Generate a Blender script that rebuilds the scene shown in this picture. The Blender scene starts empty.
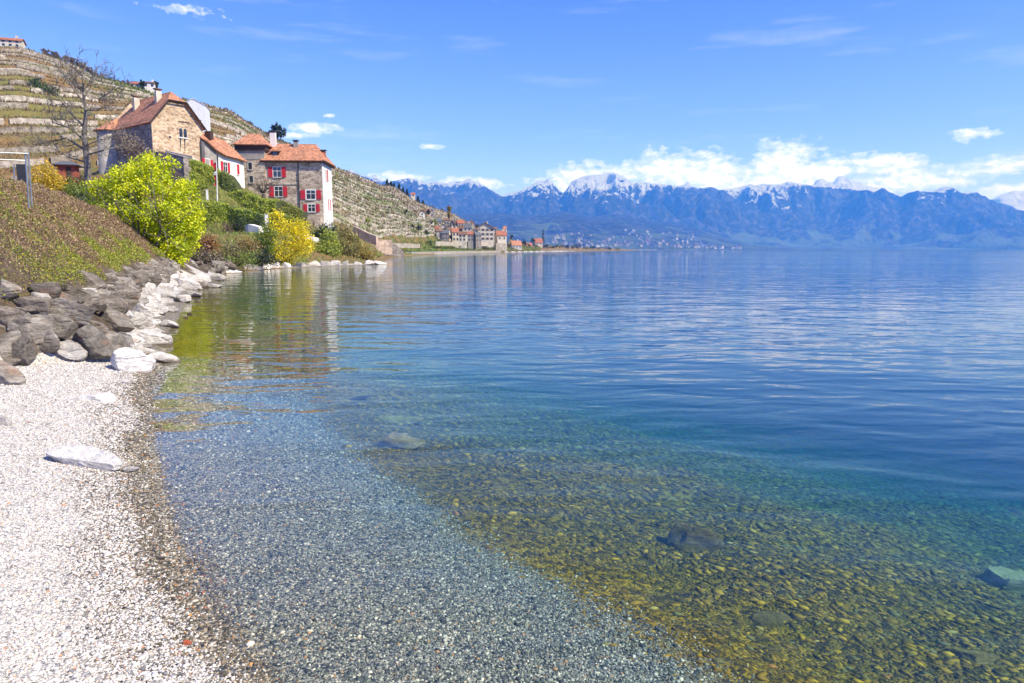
import bpy, math, random
import numpy as np
from mathutils import Vector, noise
R = random.Random(7)
NR = np.random.default_rng(11)
SC = bpy.context.scene
COL = SC.collection
CAMZ = 2.0
PITCH = math.radians(7.67)
CP, SP = math.cos(PITCH), math.sin(PITCH)
FPX = 683.0
WABS = 0.44; WSCA = 0.045; SKYSTR = 0.13; CLOUD = 8.5; SUNSTR = 4.8; EXPO = 0.5
HAZE = 1.08e-4; HAZECOL = (0.06, 0.27, 1.0)

def ray(px, py):
    xc = (px - 512) / FPX; yc = (341.5 - py) / FPX
    return np.array([xc, CP + yc * SP, -SP + yc * CP])

def P(px, py, D):
    """world point seen at that pixel at a depth of D metres"""
    d = ray(px, py); s = D / d[1]
    return np.array([d[0] * s, D, CAMZ + d[2] * s])

# ------------------------------------------------------------------ helpers
MATS = {}
def nodes_of(m):
    m.use_nodes = True
    nt = m.node_tree
    nt.nodes.clear()
    return nt

class N:
    """small node-tree writer"""
    def __init__(s, nt): s.nt = nt
    def __call__(s, typ, ins=None, **props):
        n = s.nt.nodes.new(typ)
        for k, v in props.items():
            setattr(n, k, v)
        if ins:
            for k, v in ins.items():
                sock = n.inputs[k]
                if isinstance(v, bpy.types.NodeSocket): s.nt.links.new(v, sock)
                else: sock.default_value = v
        return n
    def math(s, op, a, b=None, c=None, clamp=False):
        n = s.nt.nodes.new('ShaderNodeMath'); n.operation = op; n.use_clamp = clamp
        for i, v in enumerate((a, b, c)):
            if v is None: continue
            if isinstance(v, bpy.types.NodeSocket): s.nt.links.new(v, n.inputs[i])
            else: n.inputs[i].default_value = v
        return n.outputs[0]
    def mix(s, fac, a, b, mode='MIX'):
        n = s.nt.nodes.new('ShaderNodeMix'); n.data_type = 'RGBA'; n.blend_type = mode
        for i, v in ((0, fac), (6, a), (7, b)):
            if isinstance(v, bpy.types.NodeSocket): s.nt.links.new(v, n.inputs[i])
            else: n.inputs[i].default_value = v if i == 0 else (*v[:3], 1)
        return n.outputs[2]
    def ramp(s, fac, stops, interp='LINEAR'):
        n = s.nt.nodes.new('ShaderNodeValToRGB')
        s.nt.links.new(fac, n.inputs[0])
        cr = n.color_ramp; cr.interpolation = interp
        while len(cr.elements) < len(stops): cr.elements.new(0.5)
        for e, (p, c) in zip(cr.elements, stops):
            e.position = p
            e.color = (*c[:3], 1) if hasattr(c, '__len__') else (c, c, c, 1)
        return n.outputs[0]
    def noise(s, vec, scale, detail=3, rough=0.55, out='Fac', dim='3D', dist=0.0):
        n = s.nt.nodes.new('ShaderNodeTexNoise'); n.noise_dimensions = dim
        s.nt.links.new(vec, n.inputs['Vector'])
        n.inputs['Scale'].default_value = scale; n.inputs['Detail'].default_value = detail
        n.inputs['Roughness'].default_value = rough; n.inputs['Distortion'].default_value = dist
        return n.outputs[out]
    def pos(s): return s('ShaderNodeNewGeometry').outputs['Position']
    def obj(s): return s('ShaderNodeTexCoord').outputs['Object']
    def mapping(s, vec, scale=(1, 1, 1), loc=(0, 0, 0), rot=(0, 0, 0)):
        return s('ShaderNodeMapping', {'Vector': vec, 'Scale': scale, 'Location': loc, 'Rotation': rot}).outputs[0]
    def attr(s, name, out='Color'): return s('ShaderNodeAttribute', attribute_name=name).outputs[out]
    def out(s, surf, vol=None):
        o = s.nt.nodes.new('ShaderNodeOutputMaterial')
        if surf is not None: s.nt.links.new(surf, o.inputs['Surface'])
        if vol is not None: s.nt.links.new(vol, o.inputs['Volume'])
    def bsdf(s, col, rough=0.9, normal=None, **kw):
        ins = {'Base Color': col if isinstance(col, bpy.types.NodeSocket) else (*col[:3], 1), 'Roughness': rough}
        if normal is not None: ins['Normal'] = normal
        for k, v in kw.items(): ins[k.replace('_', ' ')] = v
        n = s('ShaderNodeBsdfPrincipled', ins)
        if 'Specular_IOR_Level' not in kw: n.inputs['Specular IOR Level'].default_value = 0.25
        return n.outputs[0]
    def bump(s, h, dist=0.02, strength=1.0):
        return s('ShaderNodeBump', {'Height': h, 'Distance': dist, 'Strength': strength}).outputs[0]

def mat(name):
    def deco(f):
        m = bpy.data.materials.new(name); nt = nodes_of(m); n = N(nt); f(n); MATS[name] = m
        return f
    return deco

def mottled(name, c1, c2, c3, scale=1.5, rough=0.9, bump=0.03, bscale=None, c_fine=0.25):
    m = bpy.data.materials.new(name); n = N(nodes_of(m)); p = n.pos()
    a = n.noise(p, scale, 5, 0.65); b = n.noise(p, scale * 7.3, 4, 0.6)
    col = n.ramp(a, [(0.33, c1), (0.5, c2), (0.66, c3)])
    fine = n.ramp(b, [(0.3, 1 - c_fine), (0.7, 1 + c_fine)])
    col = n.mix(1.0, col, fine, 'MULTIPLY')
    h = n.noise(p, bscale or scale * 6, 6, 0.65)
    n.out(n.bsdf(col, rough, n.bump(h, bump)))
    MATS[name] = m; return m

def flat(name, c, rough=0.7, **kw):
    m = bpy.data.materials.new(name); n = N(nodes_of(m)); p = n.pos()
    a = n.noise(p, 3.0, 4, 0.6)
    col = n.mix(1.0, c, n.ramp(a, [(0.3, 0.82), (0.7, 1.12)]), 'MULTIPLY')
    n.out(n.bsdf(col, rough, **kw)); MATS[name] = m; return m

def new_mesh(name, V, F=None, quads=None, tris=None, smooth=False, color=None, floats=None):
    me = bpy.data.meshes.new(name)
    V = np.asarray(V, dtype=np.float32)
    if F is not None:
        me.from_pydata(V.tolist(), [], [list(map(int, f)) for f in F])
    else:
        A = np.asarray(quads if quads is not None else tris, dtype=np.int32)
        k = A.shape[1]
        me.vertices.add(len(V)); me.vertices.foreach_set('co', V.ravel())
        me.loops.add(A.size); me.loops.foreach_set('vertex_index', A.ravel())
        me.polygons.add(len(A))
        me.polygons.foreach_set('loop_start', np.arange(0, A.size, k, dtype=np.int32))
        me.polygons.foreach_set('loop_total', np.full(len(A), k, dtype=np.int32))
        me.update(calc_edges=True)
    if smooth:
        me.polygons.foreach_set('use_smooth', np.ones(len(me.polygons), dtype=bool))
    if color is not None:
        at = me.color_attributes.new('col', 'FLOAT_COLOR', 'POINT')
        c = np.ones((len(V), 4), dtype=np.float32); c[:, :3] = color
        at.data.foreach_set('color', c.ravel())
    for k_, arr in (floats or {}).items():
        at = me.attributes.new(k_, 'FLOAT', 'POINT')
        at.data.foreach_set('value', np.asarray(arr, dtype=np.float32))
    return me

def tag(o, label=None, cat=None, group=None, kind=None):
    if label: o['label'] = label
    if cat: o['category'] = cat
    if group: o['group'] = group
    if kind: o['kind'] = kind
    return o

def mk(name, V, F=None, m=None, parent=None, quads=None, tris=None, smooth=False, color=None, floats=None, origin=None):
    """V are world coordinates; a child is stored relative to its root, a top-level object to its own base centre"""
    V = np.asarray(V, dtype=np.float64)
    if parent is not None:
        org = np.array(parent['_org']) 
    elif origin is not None: org = np.array(origin, dtype=float)
    else:
        lo, hi = V.min(0), V.max(0); org = np.array([(lo[0] + hi[0]) / 2, (lo[1] + hi[1]) / 2, lo[2]])
    me = new_mesh(name, V - org, F, quads, tris, smooth, color, floats)
    if m is not None: me.materials.append(MATS[m])
    o = bpy.data.objects.new(name, me); COL.objects.link(o)
    if parent is not None:
        o.parent = parent
        o['_org'] = tuple(org)
    else:
        o.location = org; o['_org'] = tuple(org)
    return o

def empty(name, loc, label, cat, group=None):
    o = bpy.data.objects.new(name, None); COL.objects.link(o)
    o.location = tuple(loc); o['_org'] = tuple(float(v) for v in loc); o.empty_display_size = 0.5
    tag(o, label, cat, group); return o

def copy_tree(o, parent=None):
    c = o.copy(); COL.objects.link(c)
    if parent is not None: c.parent = parent
    for ch in [x for x in bpy.data.objects if x.parent == o]:
        copy_tree(ch, c)
    return c

class MB:
    """collects boxes, tubes and polygons into one mesh"""
    def __init__(s): s.V = []; s.F = []
    def add(s, V, F):
        k = len(s.V); s.V += [tuple(v) for v in V]; s.F += [tuple(i + k for i in f) for f in F]; return s
    def box(s, fr, a0, a1, b0, b1, c0, c1):
        V = [fr.p(a, b, c) for c in (c0, c1) for b in (b0, b1) for a in (a0, a1)]
        return s.add(V, [(0, 2, 3, 1), (4, 5, 7, 6), (0, 1, 5, 4), (2, 6, 7, 3), (0, 4, 6, 2), (1, 3, 7, 5)])
    def slab(s, pts, th):
        """polygon thickened below by th"""
        p = [Vector(q) for q in pts]
        n = (p[1] - p[0]).cross(p[2] - p[0]).normalized()
        if n.z < 0: p = p[::-1]; n = -n
        k = len(p); V = p + [q - n * th for q in p]
        F = [tuple(range(k)), tuple(range(2 * k - 1, k - 1, -1))] + [(i, k + i, k + (i + 1) % k, (i + 1) % k) for i in range(k)]
        return s.add(V, F)
    def tube(s, pts, rad, n=6):
        rings = []
        pts = [Vector(p) for p in pts]
        for i, p in enumerate(pts):
            t = (pts[min(i + 1, len(pts) - 1)] - pts[max(i - 1, 0)]).normalized()
            a = t.cross(Vector((0.31, 0.17, 0.93)) if abs(t.z) < 0.9 else Vector((1, 0, 0))).normalized(); b = t.cross(a)
            r = rad[i] if hasattr(rad, '__len__') else rad
            rings.append([p + a * r * math.cos(2 * math.pi * j / n) + b * r * math.sin(2 * math.pi * j / n) for j in range(n)])
        V = [v for r in rings for v in r]; F = []
        for i in range(len(rings) - 1):
            for j in range(n):
                F.append((i * n + j, i * n + (j + 1) % n, (i + 1) * n + (j + 1) % n, (i + 1) * n + j))
        F.append(tuple(range(n))[::-1]); F.append(tuple((len(rings) - 1) * n + j for j in range(n)))
        return s.add(V, F)
    def mk(s, name, m, parent=None, smooth=False): return mk(name, s.V, s.F, m, parent, smooth=smooth)

class Fr:
    def __init__(s, O, u, flip=False):
        s.O = np.array(O, float); l = math.hypot(u[0], u[1]); s.u = np.array([u[0] / l, u[1] / l, 0.0])
        s.v = np.array([-s.u[1], s.u[0], 0.0])
        if flip: s.v = -s.v
    def p(s, a, b, c): return s.O + s.u * a + s.v * b + np.array([0, 0, c])
    def side(s, w):  # right-hand face: its own a runs inward
        f = Fr(s.p(w, 0, 0), s.v); return f
    def left(s, d): # left-hand face, a runs from back to front
        return Fr(s.p(0, d, 0), -s.v)

# ------------------------------------------------------------------ materials
def leafmat(name, trans=0.35):
    m = bpy.data.materials.new(name); n = N(nodes_of(m)); c = n.attr('col')
    d = n('ShaderNodeBsdfDiffuse', {'Color': c}).outputs[0]
    t = n('ShaderNodeBsdfTranslucent', {'Color': c}).outputs[0]
    g = n('ShaderNodeBsdfGlossy', {'Color': (1, 1, 1, 1), 'Roughness': 0.5}).outputs[0]
    a = n('ShaderNodeMixShader', {0: trans, 1: d, 2: t}).outputs[0]
    b = n('ShaderNodeMixShader', {0: 0.03, 1: a, 2: g}).outputs[0]
    n.out(b); MATS[name] = m
leafmat('leaf'); leafmat('dryleaf', 0.15)

@mat('colored')
def _(n):
    c = n.attr('col'); p = n.pos()
    k = n.ramp(n.noise(p, 30, 4, 0.6), [(0.3, 0.8), (0.7, 1.2)])
    n.out(n.bsdf(n.mix(1, c, k, 'MULTIPLY'), 0.85))

@mat('pebble')
def _(n):
    c = n.attr('col'); p = n.pos()
    k = n.ramp(n.noise(p, 160, 3, 0.6), [(0.3, 0.85), (0.7, 1.15)])
    n.out(n.bsdf(n.mix(1, c, k, 'MULTIPLY'), 0.6))

mottled('bark', (0.10, 0.085, 0.07), (0.17, 0.15, 0.13), (0.26, 0.24, 0.21), 3, bump=0.03)
mottled('darkbark', (0.05, 0.04, 0.035), (0.08, 0.065, 0.055), (0.12, 0.1, 0.085), 3, bump=0.03)
mottled('hillstone', (0.15, 0.13, 0.10), (0.29, 0.255, 0.205), (0.47, 0.42, 0.35), 0.9, bump=0.15, c_fine=0.35)
mottled('drystone', (0.24, 0.21, 0.17), (0.42, 0.37, 0.31), (0.60, 0.55, 0.48), 0.9, bump=0.15, c_fine=0.3)
mottled('whitewall', (0.62, 0.60, 0.57), (0.74, 0.73, 0.70), (0.80, 0.79, 0.77), 0.7, bump=0.01, c_fine=0.05)
mottled('creamwall', (0.48, 0.43, 0.35), (0.60, 0.55, 0.46), (0.68, 0.63, 0.55), 0.7, bump=0.01, c_fine=0.08)
mottled('greywall', (0.22, 0.21, 0.19), (0.33, 0.31, 0.28), (0.45, 0.42, 0.38), 0.6, bump=0.02, c_fine=0.15)
mottled('brownroof', (0.11, 0.065, 0.045), (0.19, 0.11, 0.075), (0.26, 0.16, 0.11), 0.8, bump=0.03, c_fine=0.2)
flat('redpaint', (0.52, 0.03, 0.045), 0.5)
flat('whitepaint', (0.78, 0.78, 0.76), 0.5)
flat('metal', (0.30, 0.33, 0.36), 0.4, Metallic=0.6)
flat('darkmetal', (0.05, 0.055, 0.06), 0.5)
flat('darkwood', (0.07, 0.045, 0.035), 0.8)
flat('sheet', (0.72, 0.74, 0.78), 0.6)
flat('redshed', (0.35, 0.08, 0.06), 0.8)
flat('glass', (0.03, 0.04, 0.055), 0.08, Specular_IOR_Level=0.8)
flat('concrete', (0.5, 0.47, 0.43), 0.9)
flat('slate', (0.12, 0.13, 0.15), 0.6)

def masonry(name, cols, sx=0.55, mortar=(0.5, 0.45, 0.38)):
    m = bpy.data.materials.new(name); n = N(nodes_of(m)); p = n.obj()
    q = n.mapping(p, (1 / sx, 1 / sx, 1 / (sx * 0.5)))
    v = n('ShaderNodeTexVoronoi', {'Vector': q, 'Scale': 1.0, 'Randomness': 0.85}, feature='F1')
    e = n('ShaderNodeTexVoronoi', {'Vector': q, 'Scale': 1.0, 'Randomness': 0.85}, feature='DISTANCE_TO_EDGE')
    r = n('ShaderNodeSeparateColor', {0: v.outputs['Color']}).outputs[0]
    col = n.ramp(r, [(0.0, cols[0]), (0.35, cols[1]), (0.7, cols[2]), (1.0, cols[3])])
    col = n.mix(n.ramp(e.outputs['Distance'], [(0.0, 0.8), (0.09, 0.0)]), col, mortar)
    big = n.ramp(n.noise(p, 0.35, 5, 0.7), [(0.33, 0.62), (0.5, 1.0), (0.7, 1.2)])
    col = n.mix(1, col, big, 'MULTIPLY')
    n.out(n.bsdf(col, 0.92, n.bump(e.outputs['Distance'], 0.06, 0.6))); MATS[name] = m
masonry('barnstone', [(0.30, 0.20, 0.12), (0.48, 0.34, 0.22), (0.62, 0.46, 0.31), (0.66, 0.54, 0.40)], 0.42, (0.62, 0.5, 0.38))
masonry('keepstone', [(0.25, 0.19, 0.14), (0.40, 0.32, 0.245), (0.53, 0.44, 0.35), (0.62, 0.53, 0.43)], 0.5, (0.45, 0.4, 0.33))
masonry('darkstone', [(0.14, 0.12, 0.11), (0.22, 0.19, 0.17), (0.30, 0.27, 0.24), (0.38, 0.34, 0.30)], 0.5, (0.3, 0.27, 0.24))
masonry('rubble', [(0.22, 0.19, 0.16), (0.40, 0.35, 0.29), (0.56, 0.50, 0.43), (0.68, 0.62, 0.54)], 1.3, (0.26, 0.23, 0.18))
masonry('pinkwall', [(0.42, 0.30, 0.23), (0.52, 0.39, 0.30), (0.58, 0.45, 0.36), (0.62, 0.50, 0.42)], 0.9, (0.55, 0.43, 0.34))

def tiles(name, c):
    m = bpy.data.materials.new(name); n = N(nodes_of(m)); p = n.obj()
    q = n.mapping(p, (3.2, 3.2, 4.0))
    v = n('ShaderNodeTexVoronoi', {'Vector': q, 'Scale': 1.0}, feature='F1')
    r = n('ShaderNodeSeparateColor', {0: v.outputs['Color']}).outputs[1]
    col = n.ramp(r, [(0, [x * 0.6 for x in c]), (0.5, c), (1, [min(1, x * 1.35) for x in c])])
    a = n.noise(p, 0.5, 5, 0.7)
    col = n.mix(n.ramp(a, [(0.5, 0.0), (0.72, 0.5)]), col, (0.16, 0.10, 0.07))
    w = n('ShaderNodeTexWave', {'Vector': p, 'Scale': 2.2}, wave_type='BANDS', bands_direction='Z').outputs['Fac']
    n.out(n.bsdf(col, 0.85, n.bump(w, 0.05, 0.5))); MATS[name] = m
tiles('orangetile', (0.46, 0.215, 0.13))
tiles('redtile', (0.36, 0.14, 0.09))

def rockmat(name, c0, c1, c2, wet=True, stain=(0.42, 0.22, 0.12)):
    m = bpy.data.materials.new(name); n = N(nodes_of(m)); p = n.pos(); o = n.obj()
    rnd = n('ShaderNodeObjectInfo').outputs['Random']
    off = n('ShaderNodeCombineXYZ', {0: n.math('MULTIPLY', rnd, 40.0), 1: 3.0, 2: n.math('MULTIPLY', rnd, 17.0)}).outputs[0]
    q = n('ShaderNodeVectorMath', {0: o, 1: off}, operation='ADD').outputs[0]
    st = n.mapping(q, (1, 1, 2.6), rot=(0.5, 0.35, 0))
    a = n.noise(st, 2.6, 7, 0.68); b = n.noise(q, 14, 5, 0.7); s = n.noise(q, 1.7, 3, 0.5)
    col = n.ramp(a, [(0.32, c0), (0.5, c1), (0.66, c2)])
    col = n.mix(1, col, n.ramp(b, [(0.3, 0.65), (0.5, 1.0), (0.7, 1.2)]), 'MULTIPLY')
    col = n.mix(n.ramp(s, [(0.62, 0.0), (0.72, 0.5)]), col, stain)
    tone = n.math('ADD', n.math('MULTIPLY', rnd, 0.5), 0.75)
    col = n.mix(1, col, n('ShaderNodeCombineColor', {0: tone, 1: tone, 2: tone}).outputs[0], 'MULTIPLY')
    rough = 0.88
    if wet:
        z = n('ShaderNodeSeparateXYZ', {0: p}).outputs[2]
        zz = n.math('ADD', z, n.math('MULTIPLY', n.noise(p, 5, 3), 0.08))
        wf = n.ramp(n.math('MULTIPLY', n.math('ADD', zz, 0.5), 1.0), [(0.56, 1.0), (0.62, 0.0)])
        col = n.mix(n.math('MULTIPLY', wf, 0.8), col, (0.09, 0.06, 0.03))
    vc = n('ShaderNodeTexVoronoi', {'Vector': st, 'Scale': 2.2}, feature='DISTANCE_TO_EDGE').outputs['Distance']
    h = n.math('ADD', n.math('MULTIPLY', n.noise(st, 6, 8, 0.7), 1.0), n.math('MULTIPLY', n.math('MINIMUM', vc, 0.12), 1.6))
    n.out(n.bsdf(col, rough, n.bump(h, 0.09))); MATS[name] = m
rockmat('palerock', (0.46, 0.425, 0.39), (0.62, 0.585, 0.545), (0.74, 0.71, 0.67), stain=(0.50, 0.36, 0.27))
rockmat('greyrock', (0.14, 0.125, 0.11), (0.27, 0.24, 0.21), (0.46, 0.42, 0.375))
rockmat('whiterock', (0.60, 0.57, 0.54), (0.72, 0.69, 0.66), (0.80, 0.78, 0.75), stain=(0.66, 0.6, 0.54))
rockmat('brownrock', (0.11, 0.095, 0.08), (0.20, 0.17, 0.145), (0.36, 0.315, 0.27))
rockmat('bedrock', (0.16, 0.12, 0.03), (0.30, 0.23, 0.07), (0.48, 0.38, 0.14), wet=False, stain=(0.2, 0.13, 0.05))

@mat('beachmat')
def _(n):
    p = n.pos(); d = n.attr('shore', 'Fac')
    jit = n.math('MULTIPLY', n.math('SUBTRACT', n.noise(p, 1.2, 5, 0.65), 0.5), 0.9)
    dd = n.math('ADD', d, jit); dd = n.math('ADD', dd, 0.12)
    def layer(scale):
        v = n('ShaderNodeTexVoronoi', {'Vector': n.mapping(p, (1, 1, 0.35)), 'Scale': scale}, feature='F1')
        return n('ShaderNodeSeparateColor', {0: v.outputs['Color']}).outputs[0], v.outputs['Distance'], v.outputs['Color']
    r1, h1, c1 = layer(55); r2, h2, _c = layer(24)
    dry = n.ramp(r1, [(0.0, (0.24, 0.235, 0.235)), (0.12, (0.44, 0.425, 0.41)), (0.35, (0.60, 0.57, 0.54)), (0.75, (0.68, 0.65, 0.62)), (0.93, (0.46, 0.38, 0.30))], 'CONSTANT')
    wet = n.ramp(r1, [(0.0, (0.05, 0.05, 0.05)), (0.2, (0.16, 0.14, 0.11)), (0.5, (0.30, 0.26, 0.2)), (0.8, (0.5, 0.45, 0.37)), (0.95, (0.4, 0.2, 0.1))], 'CONSTANT')
    sub = n.ramp(r1, [(0.0, (0.06, 0.07, 0.08)), (0.25, (0.17, 0.18, 0.18)), (0.5, (0.30, 0.30, 0.29)), (0.8, (0.52, 0.50, 0.46)), (0.95, (0.45, 0.30, 0.18))], 'CONSTANT')
    och = n.ramp(r2, [(0.0, (0.09, 0.06, 0.005)), (0.3, (0.20, 0.13, 0.008)), (0.6, (0.32, 0.20, 0.012)), (0.85, (0.44, 0.28, 0.02))], 'CONSTANT')
    pale = n.ramp(n.noise(p, 0.35, 3), [(0.35, (0.6, 0.7, 0.7)), (0.65, (1.1, 1.1, 1.1))])
    och = n.mix(1, och, pale, 'MULTIPLY')
    col = n.mix(n.ramp(n.math('ADD', dd, 0.9), [(0.30, 0.0), (0.5, 1.0)]), dry, wet)
    col = n.mix(n.ramp(n.math('ADD', dd, 0.5), [(0.35, 0.0), (0.75, 1.0)]), col, sub)
    yy = n('ShaderNodeSeparateXYZ', {0: p}).outputs[1]
    alg = n.math('MULTIPLY', n.math('MULTIPLY', n.math('SUBTRACT', yy, 9.5), 0.4, clamp=True), 1.9)  # algae grow close in below the boulders
    col = n.mix(n.ramp(n.math('MULTIPLY', n.math('ADD', dd, alg), 0.25), [(0.47, 0.0), (0.58, 1.0)]), col, och)
    h = n.math('ADD', n.math('MULTIPLY', h1, -0.8), n.math('MULTIPLY', h2, -0.6))
    n.out(n.bsdf(col, 0.75, n.bump(h, 0.02)))

@mat('bankmat')
def _(n):
    p = n.pos()
    a = n.noise(p, 1.3, 6, 0.7)
    col = n.ramp(a, [(0.3, (0.07, 0.055, 0.035)), (0.5, (0.16, 0.12, 0.085)), (0.7, (0.24, 0.19, 0.14))])
    n.out(n.bsdf(col, 0.95, n.bump(n.noise(p, 9, 6, 0.7), 0.15)))

@mat('landmat')
def _(n):
    p = n.pos(); g = n.attr('grass', 'Fac'); st = n.attr('stony', 'Fac')
    a = n.noise(p, 0.035, 5, 0.62); b = n.noise(p, 0.5, 6, 0.7)
    soil = n.ramp(a, [(0.3, (0.09, 0.12, 0.035)), (0.44, (0.20, 0.16, 0.07)), (0.56, (0.27, 0.16, 0.07)), (0.68, (0.14, 0.155, 0.05))])
    stony = n.ramp(b, [(0.38, (0.12, 0.10, 0.07)), (0.5, (0.30, 0.26, 0.20)), (0.62, (0.50, 0.45, 0.38))])
    m = n.math('ADD', st, n.math('MULTIPLY', n.math('SUBTRACT', b, 0.5), 1.2))
    col = n.mix(n.ramp(m, [(0.42, 0.0), (0.6, 1.0)]), soil, stony)
    col = n.mix(1, col, n.ramp(n.noise(p, 1.6, 5, 0.7), [(0.3, 0.6), (0.7, 1.35)]), 'MULTIPLY')
    grass = n.ramp(b, [(0.35, (0.08, 0.13, 0.03)), (0.6, (0.15, 0.22, 0.05))])
    col = n.mix(g, col, grass)
    n.out(n.bsdf(col, 0.95, n.bump(n.noise(p, 1.3, 6, 0.7), 0.5)))

@mat('mountain')
def _(n):
    p = n.pos(); z = n('ShaderNodeSeparateXYZ', {0: p}).outputs[2]
    nz = n('ShaderNodeSeparateXYZ', {0: n('ShaderNodeNewGeometry').outputs['Normal']}).outputs[2]
    q = n.mapping(p, (0.001, 0.001, 0.00042))
    a = n.noise(q, 2.5, 7, 0.65); b = n.noise(q, 12, 6, 0.7); c = n.noise(q, 0.8, 4, 0.6)
    forest = n.ramp(b, [(0.38, (0.008, 0.015, 0.01)), (0.5, (0.035, 0.045, 0.03)), (0.62, (0.15, 0.14, 0.11))])
    rock = n.ramp(b, [(0.35, (0.09, 0.085, 0.08)), (0.6, (0.20, 0.19, 0.175))])
    meadow = n.ramp(a, [(0.4, (0.07, 0.11, 0.03)), (0.6, (0.16, 0.22, 0.07))])
    low = n.math('SUBTRACT', 1.0, n.math('MULTIPLY', z, 1 / 700.0))
    mf = n.math('ADD', n.math('MULTIPLY', low, 0.42), n.math('SUBTRACT', a, 0.36))
    col = n.mix(n.ramp(mf, [(0.44, 0.0), (0.5, 0.85)]), forest, meadow)
    hi = n.math('ADD', n.math('MULTIPLY', z, 1 / 1500.0), n.math('MULTIPLY', n.math('SUBTRACT', b, 0.5), 1.0))
    col = n.mix(n.ramp(hi, [(0.62, 0.0), (0.8, 0.8)]), col, rock)
    sl = n.attr('snowline', 'Fac')
    s1 = n.math('ADD', n.math('MULTIPLY', n.math('SUBTRACT', z, sl), 1 / 330.0), 0.42)
    s1 = n.math('ADD', s1, n.math('MULTIPLY', n.math('SUBTRACT', b, 0.5), 5.0))
    s1 = n.math('ADD', s1, n.math('MULTIPLY', n.math('SUBTRACT', a, 0.5), 3.0))
    s1 = n.math('ADD', s1, n.math('MULTIPLY', n.math('SUBTRACT', nz, 0.58), 1.6))
    col = n.mix(n.ramp(s1, [(0.45, 0.0), (0.6, 1.0)]), col, (0.76, 0.84, 0.92))
    n.out(n.bsdf(col, 0.95, n.bump(n.noise(q, 5, 9, 0.72), 420.0)))

@mat('water')
def _(n):
    p = n.pos()
    # ripples: real gradients of one height field, taken by finite differences so that they keep their slope far away
    def height(vec):
        q1 = n.mapping(vec, (0.8, 1.9, 1.0), rot=(0, 0, 0.12))
        q2 = n.mapping(vec, (1.0, 1.7, 1.0), rot=(0, 0, -0.25))
        h = n.math('MULTIPLY', n.noise(q2, 4.2, 1.5, 0.5, dim='2D'), 0.0036)
        h = n.math('ADD', h, n.math('MULTIPLY', n.noise(q1, 1.0, 1.5, 0.5, dim='2D', dist=0.3), 0.030))
        h = n.math('ADD', h, n.math('MULTIPLY', n.noise(q1, 0.27, 1, 0.5, dim='2D'), 0.055))
        return h
    e = 0.03
    h0 = height(p)
    hx = height(n('ShaderNodeVectorMath', {0: p, 1: (e, 0, 0)}, operation='ADD').outputs[0])
    hy = height(n('ShaderNodeVectorMath', {0: p, 1: (0, e, 0)}, operation='ADD').outputs[0])
    # calm lee of the shore, cat's paws outside
    sx = n('ShaderNodeSeparateXYZ', {0: p})
    lee = n.math('ADD', n.math('MULTIPLY', sx.outputs[0], 0.9), n.math('MULTIPLY', sx.outputs[1], 0.5))
    amp = n.ramp(n.math('MULTIPLY', lee, 1 / 24.0), [(0.0, 0.35), (0.2, 0.55), (1.0, 1.0)])
    paws = n.ramp(n.noise(n.mapping(p, (0.35, 1.0, 1.0)), 0.035, 3, 0.6, dim='2D'), [(0.35, 0.6), (0.65, 1.3)])
    amp = n.math('MULTIPLY', amp, paws)
    k = n.math('MULTIPLY', amp, -1 / e)
    nx = n.math('MULTIPLY', n.math('SUBTRACT', hx, h0), k); ny = n.math('MULTIPLY', n.math('SUBTRACT', hy, h0), k)
    nrm = n('ShaderNodeVectorMath', {0: n('ShaderNodeCombineXYZ', {0: nx, 1: ny, 2: 1.0}).outputs[0]}, operation='NORMALIZE').outputs[0]
    fr = n('ShaderNodeFresnel', {'IOR': 1.333, 'Normal': nrm}).outputs[0]
    t = n('ShaderNodeBsdfTransparent', {'Color': (0.97, 0.99, 1, 1)}).outputs[0]
    g = n('ShaderNodeBsdfGlossy', {'Color': (1, 1, 1, 1), 'Roughness': 0.03, 'Normal': nrm}).outputs[0]
    va = n('ShaderNodeVolumeAbsorption', {'Color': (0.10, 0.74, 0.86, 1), 'Density': WABS}).outputs[0]
    vs = n('ShaderNodeVolumeScatter', {'Color': (0.0, 0.46, 0.85, 1), 'Density': WSCA, 'Anisotropy': 0.0}).outputs[0]
    v = n('ShaderNodeAddShader', {0: va, 1: vs}).outputs[0]
    n.out(n('ShaderNodeMixShader', {0: fr, 1: t, 2: g}).outputs[0], v)

@mat('hazeair')
def _(n):
    v = n('ShaderNodeVolumePrincipled', {'Color': (*HAZECOL, 1), 'Density': HAZE, 'Anisotropy': 0.0})
    v.inputs['Absorption Color'].default_value = (1, 1, 1, 1)
    n.out(None, v.outputs[0])
rockmat('redstone', (.4, .08, .04), (.5, .12, .06), (.5, .2, .12), wet=False, stain=(.3, .1, .05))
rockmat('palebed', (0.45, 0.42, 0.18), (0.62, 0.58, 0.30), (0.75, 0.70, 0.42), wet=False, stain=(0.3, 0.26, 0.12))
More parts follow.
